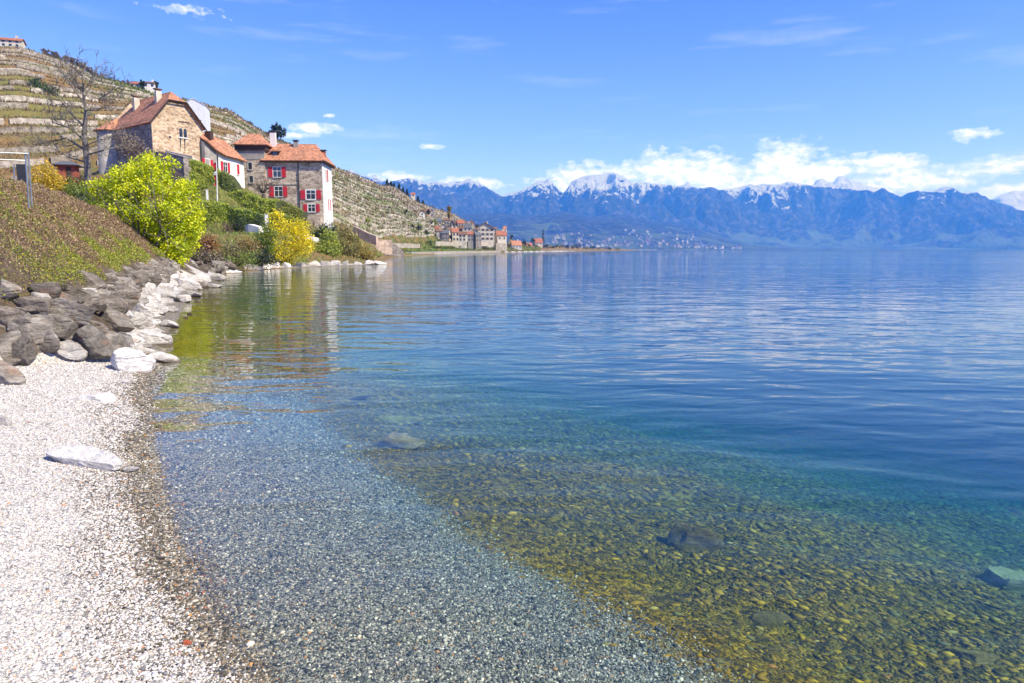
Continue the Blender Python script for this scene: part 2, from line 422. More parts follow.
# ------------------------------------------------------------------ shoreline and near ground
def seg_dist(X, Y, poly):
    best = np.full(X.shape, 1e18); sg = np.ones(X.shape)
    for (x0, y0), (x1, y1) in zip(poly[:-1], poly[1:]):
        dx, dy = x1 - x0, y1 - y0; L = dx * dx + dy * dy
        t = np.clip(((X - x0) * dx + (Y - y0) * dy) / L, 0, 1)
        ex = X - (x0 + t * dx); ey = Y - (y0 + t * dy); d = ex * ex + ey * ey
        s = np.where(dx * (Y - y0) - dy * (X - x0) < 0, 1.0, -1.0)   # right of the line: water
        m = d < best - 1e-12
        best = np.where(m, d, best); sg = np.where(m, s, sg)
    return np.sqrt(best) * sg
SHORE = [(60, -90), (14, -22), (4.2, -5), (1.5, -1), (0.45, 0.8), (-1.2, 2.94), (-1.9, 3.85), (-2.8, 5.28), (-3.9, 7.2), (-4.85, 8.97),
         (-5.5, 10.6), (-6.3, 12.0), (-7.6, 14.6), (-9.0, 18), (-12.9, 27.2), (-17.6, 39), (-21, 50), (-25.5, 61), (-25, 70), (-24, 78), (-20.5, 87),
         (-17.4, 95), (-19, 103), (-30, 118), (-36, 150), (-34, 190), (-34, 285), (-26, 360), (-8, 440), (15, 550), (110, 1000), (180, 1400), (560, 3000), (3000, 9000)]
FOOT = [(-60, -12), (-20, 2.5), (-10.5, 7.7), (-7.8, 9.0), (-7.6, 10.6), (-6.8, 11.7), (-8.3, 15), (-14.0, 27), (-18.6, 38.5), (-26.4, 60), (-28, 78), (-22, 96),
        (-32, 118), (-37, 150), (-36, 190), (-36, 285), (-28, 360), (-10, 440), (12, 550), (105, 1000), (170, 1400), (545, 3000), (2950, 9000)]
DZ_D = [0, 1.8, 2.3, 3.5, 5, 7, 10, 14, 20, 30, 50, 100, 300]
DZ_Z = [0, -0.22, -0.30, -0.50, -0.80, -1.28, -2.0, -2.9, -4.1, -6.0, -9.8, -20, -45]
BC_Y = [-10, 8, 12, 30, 38, 45, 55, 62]
BC_B = [2.6, 2.8, 3.5, 4.7, 4.5, 3.6, 1.5, 0.5]
def vnoise(X, Y, s, seed=0.0, oct=3):
    """cheap smooth value noise, vectorised"""
    out = np.zeros(np.shape(X)); amp = 1.0; tot = 0
    for o in range(oct):
        x = np.asarray(X) * s + seed * 17.3 + 91.7 * o; y = np.asarray(Y) * s + seed * 5.1 + 33.1 * o
        xi = np.floor(x); yi = np.floor(y); fx = x - xi; fy = y - yi
        fx = fx * fx * (3 - 2 * fx); fy = fy * fy * (3 - 2 * fy)
        h = lambda a, b: np.modf(np.abs(np.sin(a * 127.1 + b * 311.7) * 43758.5453))[0]
        out += amp * ((h(xi, yi) * (1 - fx) + h(xi + 1, yi) * fx) * (1 - fy) + (h(xi, yi + 1) * (1 - fx) + h(xi + 1, yi + 1) * fx) * fy)
        tot += amp; amp *= 0.5; s = s * 2.03
    return out / tot
def ground(X, Y):
    X = np.asarray(X, float); Y = np.asarray(Y, float)
    d = seg_dist(X, Y, SHORE); b = -seg_dist(X, Y, FOOT)
    de = np.minimum(d, 2.3) + np.maximum(d - 2.3, 0) * np.interp(Y, [0, 6, 12, 20], [.6, .7, .9, 1.05])
    w = np.interp(np.maximum(de, 0), DZ_D, DZ_Z)
    l = np.interp(np.maximum(-d, 0), [0, 1, 2.5, 5, 12], [0, 0.13, 0.27, 0.36, 0.45])
    bank = 0.9 * np.minimum(np.maximum(b, 0), np.interp(Y, BC_Y, BC_B)) 
    z = np.where(d > 0, w, l + np.where(b > 0, bank, 0))
    n = vnoise(X, Y, 0.5, 1) - 0.5
    z = z + n * np.where(d > 0, np.clip(d * 0.12, 0, 0.5), np.clip(-d * 0.04, 0, 0.06) + np.clip(b, 0, 3) * 0.12)
    return z, d, b
def gz(x, y): return float(ground(np.array([x]), np.array([y]))[0][0])
def ground_hit(px, py):
    d = ray(px, py); t0 = 1.2
    T = np.concatenate([np.arange(1.2, 30, 0.03), np.arange(30, 130, 0.12)])
    X = d[0] * T; Y = d[1] * T; Z = CAMZ + d[2] * T
    g = np.maximum(ground(X, Y)[0], -9)
    k = np.argmax(Z <= g)
    if not (Z <= g).any(): k = len(T) - 1
    return np.array([X[k], Y[k], g[k]])

def axis(dense0, dense1, step, lo, hi, growth=1.09):
    a = list(np.arange(dense0, dense1, step)); s = step; x = a[-1]
    while x < hi: s *= growth; x += s; a.append(min(x, hi))
    s = step; x = a[0]; b = []
    while x > lo: s *= growth; x -= s; b.append(max(x, lo))
    return np.array(b[::-1] + a)
xs = axis(-12, 8, 0.12, -3000, 20000); ys = axis(0, 14, 0.12, -800, 20000, 1.05)
GX, GY = np.meshgrid(xs, ys); GZ, GD, GB = ground(GX, GY)
far_l = (GX < -70)
GZ = np.where(far_l & (GY > -50), np.minimum(GZ, 3.0), GZ)
# land behind the viewer and to the left rises gently
V = np.stack([GX.ravel(), GY.ravel(), GZ.ravel()], 1)
nx, ny = len(xs), len(ys)
I = np.arange(nx * ny).reshape(ny, nx)
Q = np.stack([I[:-1, :-1], I[:-1, 1:], I[1:, 1:], I[1:, :-1]], -1).reshape(-1, 4)
fd = GD.ravel()[Q].mean(1); fb = GB.ravel()[Q].mean(1)
def sub(mask, name, m):
    q = Q[mask]; u, inv = np.unique(q, return_inverse=True)
    o = mk(name, V[u], None, m, quads=inv.reshape(-1, 4), smooth=True, floats={'shore': GD.ravel()[u]}, origin=(0, 0, 0))
    tag(o, kind='structure'); return o
sub(fd > 0, 'lakebed', 'beachmat'); sub((fd <= 0) & (fb <= 0.25), 'beach', 'beachmat'); sub((fd <= 0) & (fb > 0.25), 'embankment', 'bankmat')

# ------------------------------------------------------------------ hillside (garden terraces at its foot, vineyard steps above)
LT = {  # column: (pixel row, depth) of nine lines of the slope, from under water to the skyline
 -420: [(300,20),(270,24),(190,40),(188,50),(184,56),(182,62),(180,75),(178,110),(-30,215)],
 -200: [(280,22),(250,27),(196,42),(193,52),(189,60),(187,68),(184,80),(182,120),(10,250)],
 0: [(240,28),(225,32),(197,48),(194,58),(190,66),(188,75),(186,88),(184,130),(47,285)],
 60: [(262,36),(245,40),(200,56),(196,64),(190,72),(187,80),(184,88),(178,135),(60,305)],
 100: [(270,48),(264,52),(222,62),(212,68),(200,76),(192,84),(180,92),(165,140),(77,325)],
 150: [(275,54),(269,58),(240,70),(232,80),(218,86),(207,92),(176,97),(150,150),(91,350)],
 183: [(276,57),(269,61),(236,78),(235,90),(202,93),(199,96),(166,99),(145,160),(100,368)],
 215: [(274,60),(267.6,65),(234,80),(235,90),(203,93),(200,97),(174,99),(165,170),(106,382)],
 240: [(273,62),(267.4,68),(234,82),(234,92),(216,94),(212,98),(192,101),(170,180),(115,395)],
 262: [(272,65),(267.2,72),(235,84),(233,92),(223,95),(217,99),(202,104),(180,190),(130,405)],
 290: [(271,68),(267,78),(241,90),(237,95),(227,98),(222,102),(210,109),(190,200),(143,415)],
 320: [(270,72),(266.2,84),(246,95),(241,102),(237,106),(234,110),(231,114),(215,210),(157,425)],
 350: [(269,76),(265.6,88),(251,100),(247,108),(244,118),(241,130),(237,150),(228,220),(172,440)],
 376: [(268,86),(264.6,92),(259,103),(257,125),(255,150),(251,180),(244,200),(238,240),(179,455)],
 386: [(266,98),(258,150),(256,190),(255,200),(253.5,210),(250,220),(244,232),(238,250),(184,460)],
 400: [(258.5,170),(256.5,205),(255,215),(253,225),(250,240),(246,255),(242,270),(236,290),(188,470)],
 430: [(255.5,235),(254.3,285),(252.6,300),(248,340),(246.5,350),(243,365),(241,380),(236,400),(206,520)],
 460: [(254.5,290),(253.3,360),(252,380),(249,420),(247.5,440),(245,460),(243,480),(238,500),(217,640)],
 500: [(253.5,350),(252.6,440),(251.5,460),(249.5,480),(249,500),(248,520),(247,540),(244,600),(236,800)],
 530: [(253,420),(252.1,550),(251,600),(250,640),(249,680),(248.5,720),(248,760),(247.5,850),(244.5,1100)],
 575: [(251.8,600),(251.2,850),(250.2,900),(249.8,950),(249.4,1000),(249,1050),(248.8,1100),(248.6,1200),(247.5,1700)],
 620: [(251,900),(250.7,1300),(250.0,1400),(249.8,1500),(249.6,1600),(249.5,1700),(249.4,1800),(249.3,1900),(248.8,2400)],
 660: [(251.5,1500),(251.2,1700),(251,1800),(251,1900),(251,2000),(251,2100),(251,2200),(251,2300),(251,2600)]}
SKY = [(-420,-30),(-200,10),(0,47),(20,48.5),(44,55.5),(78,67),(94,77),(128,86),(157,96),(200,104),(231,111.5),(252,125),(270,136.5),(288,143.5),(310,150),(325,162.5),(357,176),
       (380,185),(396,188),(411,199),(427,206),(443,211),(454,214),(463,219.5),(474,226),(496,237.5),(508,244)]
lk = np.array(sorted(LT)); LPY = np.array([[p[0] for p in LT[k]] for k in lk], float); LDP = np.log(np.array([[p[1] for p in LT[k]] for k in lk], float))
def land_nodes(px):
    py = np.array([np.interp(px, lk, LPY[:, j]) for j in range(9)]); dp = np.exp([np.interp(px, lk, LDP[:, j]) for j in range(9)])
    if px < 508: py[8] = np.interp(px, [s[0] for s in SKY], [s[1] for s in SKY])
    return py, dp
ROWS = 22
RAMP = 0.32
def land_column(px):
    """list of (x, y, z) from the water's edge to behind the skyline, and the s-value of each"""
    py, dp = land_nodes(px)
    W = [P(px, a, b) for a, b in zip(py, dp)]
    pts = []; S = []
    for j in range(7):
        for t in np.linspace(0, 1, 6, endpoint=False):
            pts.append(W[j] * (1 - t) + W[j + 1] * t); S.append(-1 + (j + t) / 7)
    base, top = W[7], W[8]
    def at(s, zs): 
        q = base * (1 - s) + top * s; q[2] = base[2] + (top[2] - base[2]) * (zs ** 0.93); return q
    for r in range(ROWS):
        s0 = r / ROWS; s1 = (r + 1) / ROWS
        z0 = s0; zm = s0 + (s1 - s0) * RAMP
        pts.append(at(s0, z0)); S.append(s0)
        pts.append(at(s0 + 0.0015, zm)); S.append(s0 + 0.0015)
        for t in (0.35, 0.7):
            pts.append(at(s0 + (s1 - s0) * t, zm + (s1 * 1.0 - zm) * t)); S.append(s0 + (s1 - s0) * t)
    pts.append(at(1, 1)); S.append(1)
    q = at(1.12, 1.0); q[2] -= 8; pts.append(q); S.append(1.1)
    q = at(1.6, 1.0); q[2] = max(-5, q[2] - 90); pts.append(q); S.append(1.6)
    return np.array(pts), np.array(S)
LPX = np.concatenate([np.arange(-420, 0, 8.0), np.arange(0, 540, 2.5), np.arange(540, 661, 5)])
colsL = [land_column(px) for px in LPX]
LV = np.array([c[0] for c in colsL]); LS = colsL[0][1]
nz = vnoise(LV[..., 0], LV[..., 1], 0.06, 3, 4) - 0.5
damp = np.clip((LV[..., 1] - 90) / 200, 0.15, 1) * np.clip((LV[..., 2]) / 6, 0, 1)
LV[..., 2] += nz * 2.2 * damp * (LS[None, :] > -0.9)
NC, NRW = LV.shape[:2]
I = np.arange(NC * NRW).reshape(NC, NRW)
Q2 = np.stack([I[:-1, :-1], I[1:, :-1], I[1:, 1:], I[:-1, 1:]], -1).reshape(-1, 4)
gx, gs = np.meshgrid(LPX, LS, indexing='ij')
grass = ((gx > 405) & (gx < 485) & (gs > -0.74) & (gs < -0.30)).astype(float)
grass = np.maximum(grass, ((gx > 170) & (gx < 310) & (gs > -0.9) & (gs < -0.05)) * 0.6)
grass = np.maximum(grass, ((gx > 330) & (gx < 480) & (gs > 0) & (vnoise(LV[..., 0], LV[..., 1], 0.02, 9) > 0.63)) * 0.55)
grass = np.maximum(grass, ((gx < 330) & (gs > 0.25) & (vnoise(LV[..., 0], LV[..., 1], 0.018, 4) > 0.58)) * 0.45)
stony = np.clip((gx - 220) / 130, 0, 1) * (gs > 0) * np.clip((500 - gx) / 40, 0, 1) * 0.62
hill = mk('hillside', LV.reshape(-1, 3), None, 'landmat', quads=Q2, floats={'grass': grass.ravel(), 'stony': stony.ravel()}, origin=(0, 0, 0))
tag(hill, kind='structure')

def land_at(px, s):
    """world point on the hillside at pixel column px; s as in LS"""
    i = np.interp(px, LPX, np.arange(NC)); i0 = int(min(i, NC - 2)); f = i - i0
    c = LV[i0] * (1 - f) + LV[i0 + 1] * f
    return np.array([np.interp(s, LS, c[:, k]) for k in range(3)])
def land_pix(px, py, smin=-1.0, smax=1.0):
    """first point of the hillside seen at that pixel"""
    i = np.interp(px, LPX, np.arange(NC)); i0 = int(min(i, NC - 2)); f = i - i0
    c = LV[i0] * (1 - f) + LV[i0 + 1] * f
    ss = np.linspace(smin, smax, 600); pts = np.stack([np.interp(ss, LS, c[:, k]) for k in range(3)], 1)
    want = P(px, py, 1.0)[2] - CAMZ
    el = (pts[:, 2] - CAMZ) / pts[:, 1]
    k = np.argmax(el >= want)
    if not (el >= want).any(): k = len(ss) - 1
    return pts[k]

# terrace walls: each stretch is a wall of its own
def wall_strip(name, m, pts, h, th=0.5, down=0.3, rag=0.0):
    pts = [np.array(p) for p in pts]; V = []; F = []
    for i, p in enumerate(pts):
        q = pts[min(i + 1, len(pts) - 1)] - pts[max(i - 1, 0)]
        nrm = np.array([q[1], -q[0], 0]); nrm /= (np.linalg.norm(nrm) + 1e-9)
        if nrm[1] > 0: nrm = -nrm
        hh = (h[i] if hasattr(h, '__len__') else h) * (1 + rag * (R.random() - 0.5))
        a = p + nrm * th; 
        V += [a - [0, 0, down], a + nrm * -0.08 + [0, 0, hh], p + [0, 0, hh - 0.02] - nrm * 0.2, p - [0, 0, down] - nrm * 0.2]
    for i in range(len(pts) - 1):
        for j in range(4):
            F.append((i * 4 + j, i * 4 + (j + 1) % 4, (i + 1) * 4 + (j + 1) % 4, (i + 1) * 4 + j))
    F.append((0, 1, 2, 3)); k = (len(pts) - 1) * 4; F.append((k + 3, k + 2, k + 1, k))
    return mk(name, V, F, m)
nwalls = 0
for r in range(ROWS):
    px = -110 + R.random() * 20
    step = 1 if r % 1 == 0 else 2
    while px < 505:
        L = R.uniform(35, 120) if px < 330 else R.uniform(18, 55)
        x1 = min(px + L, 508)
        zt = land_at((px + x1) / 2, (r + .5) / ROWS); zb = land_at((px + x1) / 2, (r + 0.0) / ROWS)
        sp = (land_at(px, 1)[2] - land_at(px, 0)[2]) / ROWS
        if sp > 0.55 and x1 - px > 6 and not (px > 470 and r % 2) and R.random() < (0.66 if px < 330 else 0.85) and nwalls < 299:
            cols_ = np.arange(px, x1, 3.0); f = R.choice([0.7, 0.85, 1.0, 1.15])
            pts = []; hs = []
            for c in cols_:
                a = land_at(c, r / ROWS); b = land_at(c, r / ROWS + 0.0015)
                pts.append(a); hs.append(max(0.5, (b[2] - a[2]) * f + 0.25))
            if len(pts) > 2:
                left = px < 230
                o = wall_strip('terrace_wall', R.choice(['hillstone', 'hillstone', 'drystone', 'rubble']), pts, hs, 0.45, 0.4, 0.18)
                if left: tag(o, 'long pale dry stone wall on the vineyard slope above and left of the castle', 'wall', 'vineyard walls on the upper slope')
                else: tag(o, 'dry stone wall holding a narrow step on the stony slope between castle and village', 'wall', 'vineyard walls on the stony slope')
                nwalls += 1
        px = x1 + (R.uniform(0, 6) if R.random() < 0.6 else R.uniform(6, 25))

# vine stocks and weeds on the steps
def tufts(name, P0, size, cols, m='dryleaf', blades=3, up=1.0, seed=1, wide=0.35):
    """P0 (n,3) points; each gets a few upright blades; cols (n,3)"""
    g = np.random.default_rng(seed); n = len(P0)
    Pp = np.repeat(P0, blades, 0); C = np.repeat(cols, blades, 0); s = np.repeat(size, blades) * g.uniform(0.5, 1.2, n * blades)
    k = len(Pp); th = g.uniform(0, 2 * np.pi, k); tilt = g.uniform(0, 0.9, k) / up
    d = np.stack([np.sin(tilt) * np.cos(th), np.sin(tilt) * np.sin(th), np.cos(tilt)], 1)
    ph = g.uniform(0, 2 * np.pi, k); w = np.stack([np.cos(ph), np.sin(ph), np.zeros(k)], 1)
    Pp = Pp + np.stack([np.cos(th), np.sin(th), np.zeros(k)], 1) * (s * 0.25)[:, None]
    a = Pp - w * (s * wide * .5)[:, None]; b = Pp + w * (s * wide * .5)[:, None]
    c = Pp + d * s[:, None] + w * (s * wide * .15)[:, None]; c2 = Pp + d * s[:, None] - w * (s * wide * .15)[:, None]
    V = np.stack([a, b, c, c2], 1).reshape(-1, 3); q = np.arange(4 * k).reshape(-1, 4)
    C = C * g.uniform(0.7, 1.3, (k, 1))
    return mk(name, V, None, m, quads=q, color=np.repeat(C, 4, 0), origin=(0, 0, 0))
pts = []; cols = []; sz = []
for _ in range(26000):
    px = R.uniform(-60, 500); r = R.randrange(ROWS); s = (r + R.choice([0.2, 0.4, 0.6, 0.8]) + R.uniform(-.04, .04)) / ROWS
    p = land_at(px, s); pts.append(p)
    t = vnoise(p[0], p[1], 0.02, 6); u = R.random()
    if t > 0.55: c = (0.10, 0.14, 0.03) if u < 0.7 else (0.2, 0.2, 0.05)
    else: c = (0.20, 0.13, 0.06) if u < 0.5 else ((0.12, 0.08, 0.05) if u < 0.8 else (0.16, 0.17, 0.05))
    cols.append(c); sz.append(R.uniform(0.5, 1.1) * np.clip(p[1] / 300, 0.5, 1.3))
tag(tufts('vine_rows', np.array(pts), np.array(sz), np.array(cols), blades=2, seed=5, wide=0.5), kind='stuff')

# ------------------------------------------------------------------ mountains
def interp(tab, x): return np.interp(x, [t[0] for t in tab], [t[1] for t in tab])
def mountain(name, sky, base_d, ridge_d, px0, px1, dpx, rough, snow, power=1.25, seed=0, nv=70, back=1.5, skyn=1.2):
    pxs = np.arange(px0, px1 + dpx, dpx); ny_ = nv + 14
    xc = (pxs - 512) / FPX
    skyp = interp(sky, pxs) + (vnoise(pxs, pxs * 0, 0.22, seed, 4) - 0.5) * 2 * skyn
    el = (CP * 0 + (-SP + (341.5 - skyp) / FPX * CP)) / (CP + (341.5 - skyp) / FPX * SP)
    rd = interp(ridge_d, pxs) if isinstance(ridge_d, list) else np.full(len(pxs), float(ridge_d))
    bd = interp(base_d, pxs) if isinstance(base_d, list) else np.full(len(pxs), float(base_d))
    H = np.maximum(CAMZ + el * rd, 0)
    v = np.concatenate([np.linspace(0, 1, nv), 1 + np.linspace(0, 1, 15)[1:] * (back - 1)])
    PX, VV = np.meshgrid(pxs, v, indexing='ij')
    D = bd[:, None] + (rd - bd)[:, None] * VV
    XC = PX / 1.0; X = (XC - 512) / FPX * D / 1.0091   # near horizon: x = xc*D/CP
    # gullies: ridged noise in world space, stretched down the slope
    a = vnoise(X / 1000, D / 1000, 0.9, seed + 1, 5); rg = 1 - np.abs(2 * a - 1)
    b = vnoise(X / 1000, D / 2600, 2.3, seed + 2, 5); rb = 1 - np.abs(2 * b - 1)
    prof = np.where(VV <= 1, np.clip(VV, 0, 1) ** power, 1 - 0.75 * (VV - 1) / (back - 1))
    env = np.clip(VV * 3, 0, 1) * np.clip((1 - VV) * 5, 0.0, 1) * (VV <= 1) + 0.3 * (VV > 1)
    Z = H[:, None] * prof + H[:, None] * env * ((rb - 0.62) * rough + (rg - 0.6) * rough * 1.3)
    # never above the skyline seen from the shore
    lim = CAMZ + el[:, None] * D * 0.995
    Z = np.where(VV < 1, np.minimum(Z, np.maximum(lim, 0)), Z)
    Z = np.where(VV <= 0.001, -44, np.maximum(Z, 1))
    V = np.stack([X, D, Z], -1).reshape(-1, 3); n1, n2 = PX.shape
    I = np.arange(n1 * n2).reshape(n1, n2)
    q = np.stack([I[:-1, :-1], I[1:, :-1], I[1:, 1:], I[:-1, 1:]], -1).reshape(-1, 4)
    sn = np.full(len(V), 1.0) * np.repeat(interp(snow, pxs), n2)
    o = mk(name, V, None, 'mountain', quads=q, smooth=True, floats={'snowline': sn}, origin=(0, 0, 0)); tag(o, kind='structure')
    return o, dict(px=pxs, v=v, V=np.stack([X, D, Z], -1))
SK_B = [(150,176),(340,176),(355,172),(362,175),(375,178),(390,182),(400,179),(411,178),(425,182),(436,181),(448,184),(461,184),(472,180.5),(484,186),(494,191),(502,196),(512,194.5),(522,190),(533,187),(538,183),(543,184),
        (549,179),(555,186),(563,193),(571,182),(583,177),(598,174.5),(613,172.5),(622,176),(631,182),(648,183),(664,184.6),(682,187),(702,188.4),(722,189.7),(745,207),(775,224),(805,238),(835,247),(860,251)]
SK_C = [(600,215),(640,200),(681,187),(702,189),(722,190),(742,187),(758,185),(775,184),(788,183),(801,184),(828,187),(850,189),(870,191),(878,187.5),(886,192),(896,196.7),(905,193),(914,190),(925,192),(940,189),
        (949,187.6),(957,193.4),(973,193),(984,198),(997,204),(1024,212),(1060,216),(1100,205),(1180,190),(1260,196)]
SK_A = [(780,196),(805,190),(812,181),(818,177.5),(823,181),(829,183),(834,176),(839,175.5),(846,180),(860,184),(880,190),(905,198),(960,205),(985,200),(998,194),(1008,190.5),(1020,192),(1040,196),(1100,190)]
SK_D = [(300,214),(400,206),(430,208),(460,214),(500,213),(530,216),(560,211),(590,216),(620,214),(650,221),(680,225),(700,229),(725,238),(750,243),(790,248),(820,251)]
SK_E = [(700,251),(760,247.5),(800,246.5),(830,245),(870,246),(900,244),(925,240),(940,245),(1000,246.5),(1100,246)]
mountain('snowy_mountains', SK_A, 14500, 16400, 770, 1110, 2.5, 0.25, [(0, 300)], 1.1, 3, 40, 1.2)
mountain('mountains', SK_C, [(600,11500),(760,10500),(900,9800),(1100,8000),(1260,7000)], [(600,15500),(760,14500),(900,13000),(1100,11000),(1260,9800)], 600, 1260, 1.5, 0.5,
         [(600,1050),(700,1000),(740,930),(800,1000),(840,1250),(870,1350),(900,1200),(940,1000),(960,1150),(990,1500),(1260,1500)], 0.72, 11, 90, 1.35, 1.7)
mountain('mountains', SK_B, [(150,7600),(560,8600),(720,9500),(860,10200)], [(150,12500),(600,13500),(700,12500),(860,11200)], 150, 862, 1.5, 0.45,
         [(300,1200),(390,1200),(420,1150),(460,1180),(520,1000),(560,980),(600,880),(640,1000),(680,1200),(720,1350),(860,1500)], 1.0, 23, 90, 1.35, 1.9)
FD, FDG = mountain('foothills', SK_D, [(300,4700),(560,5400),(700,6400),(820,7600)], [(300,8000),(600,9000),(820,9500)], 300, 822, 2.0, 0.16, [(0, 3000)], 0.9, 31, 60, 1.3, 0.8)
FE, FEG = mountain('far_shore', SK_E, 9000, 10300, 696, 1200, 3.0, 0.15, [(0, 3000)], 0.8, 41, 20, 1.3, 0.4)

# ------------------------------------------------------------------ lake and air
def closed_box(name, m, x0, x1, y0, y1, z0, z1):
    V = [(x, y, z) for z in (z0, z1) for y in (y0, y1) for x in (x0, x1)]
    F = [(0, 2, 3, 1), (4, 5, 7, 6), (0, 1, 5, 4), (2, 6, 7, 3), (0, 4, 6, 2), (1, 3, 7, 5)]
    return mk(name, V, F, m, origin=(0, 0, 0))
tag(closed_box('lake_water', 'water', -2500, 20000, -700, 17000, -46, 0.0), kind='structure')
tag(closed_box('haze', 'hazeair', -9000, 20500, -900, 17600, -47, 1900), kind='stuff')

# ------------------------------------------------------------------ sky, sun, camera
w = bpy.data.worlds.new('World'); SC.world = w; w.use_nodes = True; nt = w.node_tree; nt.nodes.clear(); n = N(nt)
SUN_AZ, SUN_EL = math.radians(115), math.radians(46)
sky = n('ShaderNodeTexSky', sky_type='NISHITA', sun_disc=False, sun_elevation=SUN_EL, sun_rotation=SUN_AZ, altitude=400, air_density=1.0, dust_density=0.3, ozone_density=2.5)
gen = n('ShaderNodeTexCoord').outputs['Generated']
s3 = n('ShaderNodeSeparateXYZ', {0: gen})
az = n.math('MULTIPLY', n.math('ARCTAN2', s3.outputs[0], s3.outputs[1]), 57.2958)
el = n.math('MULTIPLY', n.math('ARCSINE', s3.outputs[2]), 57.2958)
vec = n('ShaderNodeCombineXYZ', {0: az, 1: n.math('MULTIPLY', el, 1.7), 2: 0.0}).outputs[0]
nz1 = n.noise(vec, 0.30, 8, 0.62); nz2 = n.noise(vec, 1.3, 6, 0.65)
def azel(px, py):
    d = ray(px, py); return math.degrees(math.atan2(d[0], d[1])), math.degrees(math.asin(d[2] / np.linalg.norm(d)))
BL = [  # cumulus: centre px, py, half width, half height, strength
 (395,178,35,6,1),(470,184,34,7,1),(575,181,40,14,1),(610,176,40,16,1),(690,176,70,24,1.1),(655,168,30,14,1),(720,172,34,16,1),(785,160,36,20,1.15),(770,176,90,20,1),(830,170,60,16,1.1),
 (880,168,60,12,1.05),(905,180,90,13,1),(960,172,70,10,0.95),(1010,166,50,10,0.8),(1015,188,40,8,.8),(1080,170,60,14,0.8),(1180,168,60,18,1),(300,186,60,16,1),(980,133,26,6,0.75),(430,146,14,2.2,0.5),(310,128,28,5.5,0.95),(296,135,18,3.5,0.8),(329,115,6,2,.6),(185,10,34,5,0.45),(600,165,16,6,.6)]
m = None
for cx, cy, rw, rh, st in BL:
    u0, v0 = azel(cx, cy); u1, _ = azel(cx + rw, cy); _, v1 = azel(cx, cy - rh)
    a = n.math('MULTIPLY', n.math('SUBTRACT', az, u0), 1 / abs(u1 - u0)); b = n.math('MULTIPLY', n.math('SUBTRACT', el, v0), 1 / abs(v1 - v0))
    d = n.math('SQRT', n.math('ADD', n.math('MULTIPLY', a, a), n.math('MULTIPLY', b, b)))
    k = n.math('MULTIPLY', n.math('SUBTRACT', 1.25, d), st)
    m = k if m is None else n.math('MAXIMUM', m, k)
dens = n.math('ADD', n.math('ADD', m, n.math('MULTIPLY', n.math('SUBTRACT', nz1, 0.5), 2.2)), n.math('MULTIPLY', n.math('SUBTRACT', n.noise(vec, 1.05, 6, 0.6), 0.5), 1.9))
cl = n.ramp(dens, [(0.04, 0.0), (0.38, 0.42), (1.0, 1.0)], 'EASE')
wis = n.ramp(n.noise(n.mapping(vec, (0.35, 1.6, 1), rot=(0, 0, 0.25)), 0.16, 6, 0.6), [(0.55, 0.0), (0.8, 0.22)])
lowm = n.ramp(n.math('MULTIPLY', el, 1 / 40.0), [(0.0, 0.0), (0.2, 1.0), (0.8, 1.0)])
cl = n.math('MAXIMUM', cl, n.math('MULTIPLY', wis, lowm))
off = n('ShaderNodeVectorMath', {0: vec, 1: (0.35, 0.5, 0)}, operation='ADD').outputs[0]
emb = n.math('SUBTRACT', n.math('ADD', nz1, n.math('MULTIPLY', nz2, 0.6)), n.math('ADD', n.noise(off, 0.30, 8, 0.62), n.math('MULTIPLY', n.noise(off, 1.3, 6, 0.65), 0.6)))
shade = n.ramp(n.math('ADD', n.math('MULTIPLY', emb, 2.6), 0.5), [(0.15, (0.64, 0.74, 0.90)), (0.70, (1.08, 1.06, 1.04))])
grad = n.ramp(n.math('MULTIPLY', el, 1 / 60.0), [(0.0, (0.52, 0.55, 0.86)), (0.2, (0.42, 0.49, 0.86)), (0.43, (0.22, 0.35, 0.80)), (0.62, (0.55, 0.53, 0.60)), (1.0, (0.60, 0.56, 0.54))])
skyc = n.mix(1.0, sky.outputs[0], grad, 'MULTIPLY'); skyc = n('ShaderNodeVectorMath', {0: skyc, 1: (1.35, 1.38, 1.75)}, operation='MULTIPLY').outputs[0]
tint = n.ramp(n.math('MULTIPLY', el, 1 / 20.0), [(0.0, (0.40, 0.47, 1.0)), (0.45, (0.42, 0.48, 0.92)), (0.7, (0.50, 0.52, 0.65))])
cc = n('ShaderNodeVectorMath', {0: n.mix(1, shade, tint, 'MULTIPLY'), 3: CLOUD * 1.8}, operation='SCALE').outputs[0]
colr = n.mix(cl, skyc, cc)
bg = n('ShaderNodeBackground', {'Color': colr, 'Strength': SKYSTR})
wo = nt.nodes.new('ShaderNodeOutputWorld'); nt.links.new(bg.outputs[0], wo.inputs[0])

sl = bpy.data.lights.new('sun', 'SUN'); sl.energy = SUNSTR; sl.angle = math.radians(0.53); sl.color = (1.0, 0.94, 0.84)
so = bpy.data.objects.new('sun', sl); COL.objects.link(so)
sd = Vector((math.sin(SUN_AZ) * math.cos(SUN_EL), math.cos(SUN_AZ) * math.cos(SUN_EL), math.sin(SUN_EL)))
so.rotation_euler = (-sd).to_track_quat('-Z', 'Y').to_euler(); so.location = sd * 60 + Vector((0, 0, 20))
cam = bpy.data.cameras.new('camera'); cam.lens = 24; cam.sensor_width = 36; cam.clip_end = 90000; cam.clip_start = 0.05
co = bpy.data.objects.new('camera', cam); COL.objects.link(co); co.location = (0, 0, CAMZ)
co.rotation_euler = (math.radians(90) - PITCH, 0, 0); SC.camera = co
vs = SC.view_settings; vs.view_transform = 'Standard'; vs.look = 'None'; vs.exposure = EXPO; vs.gamma = 1.0; vs.use_curve_mapping = False
SC.render.film_transparent = False
cy = SC.cycles; cy.max_bounces = 8; cy.transparent_max_bounces = 12; cy.volume_bounces = 2; cy.use_denoising = True; cy.caustics_reflective = False
cy.sample_clamp_indirect = 6.0
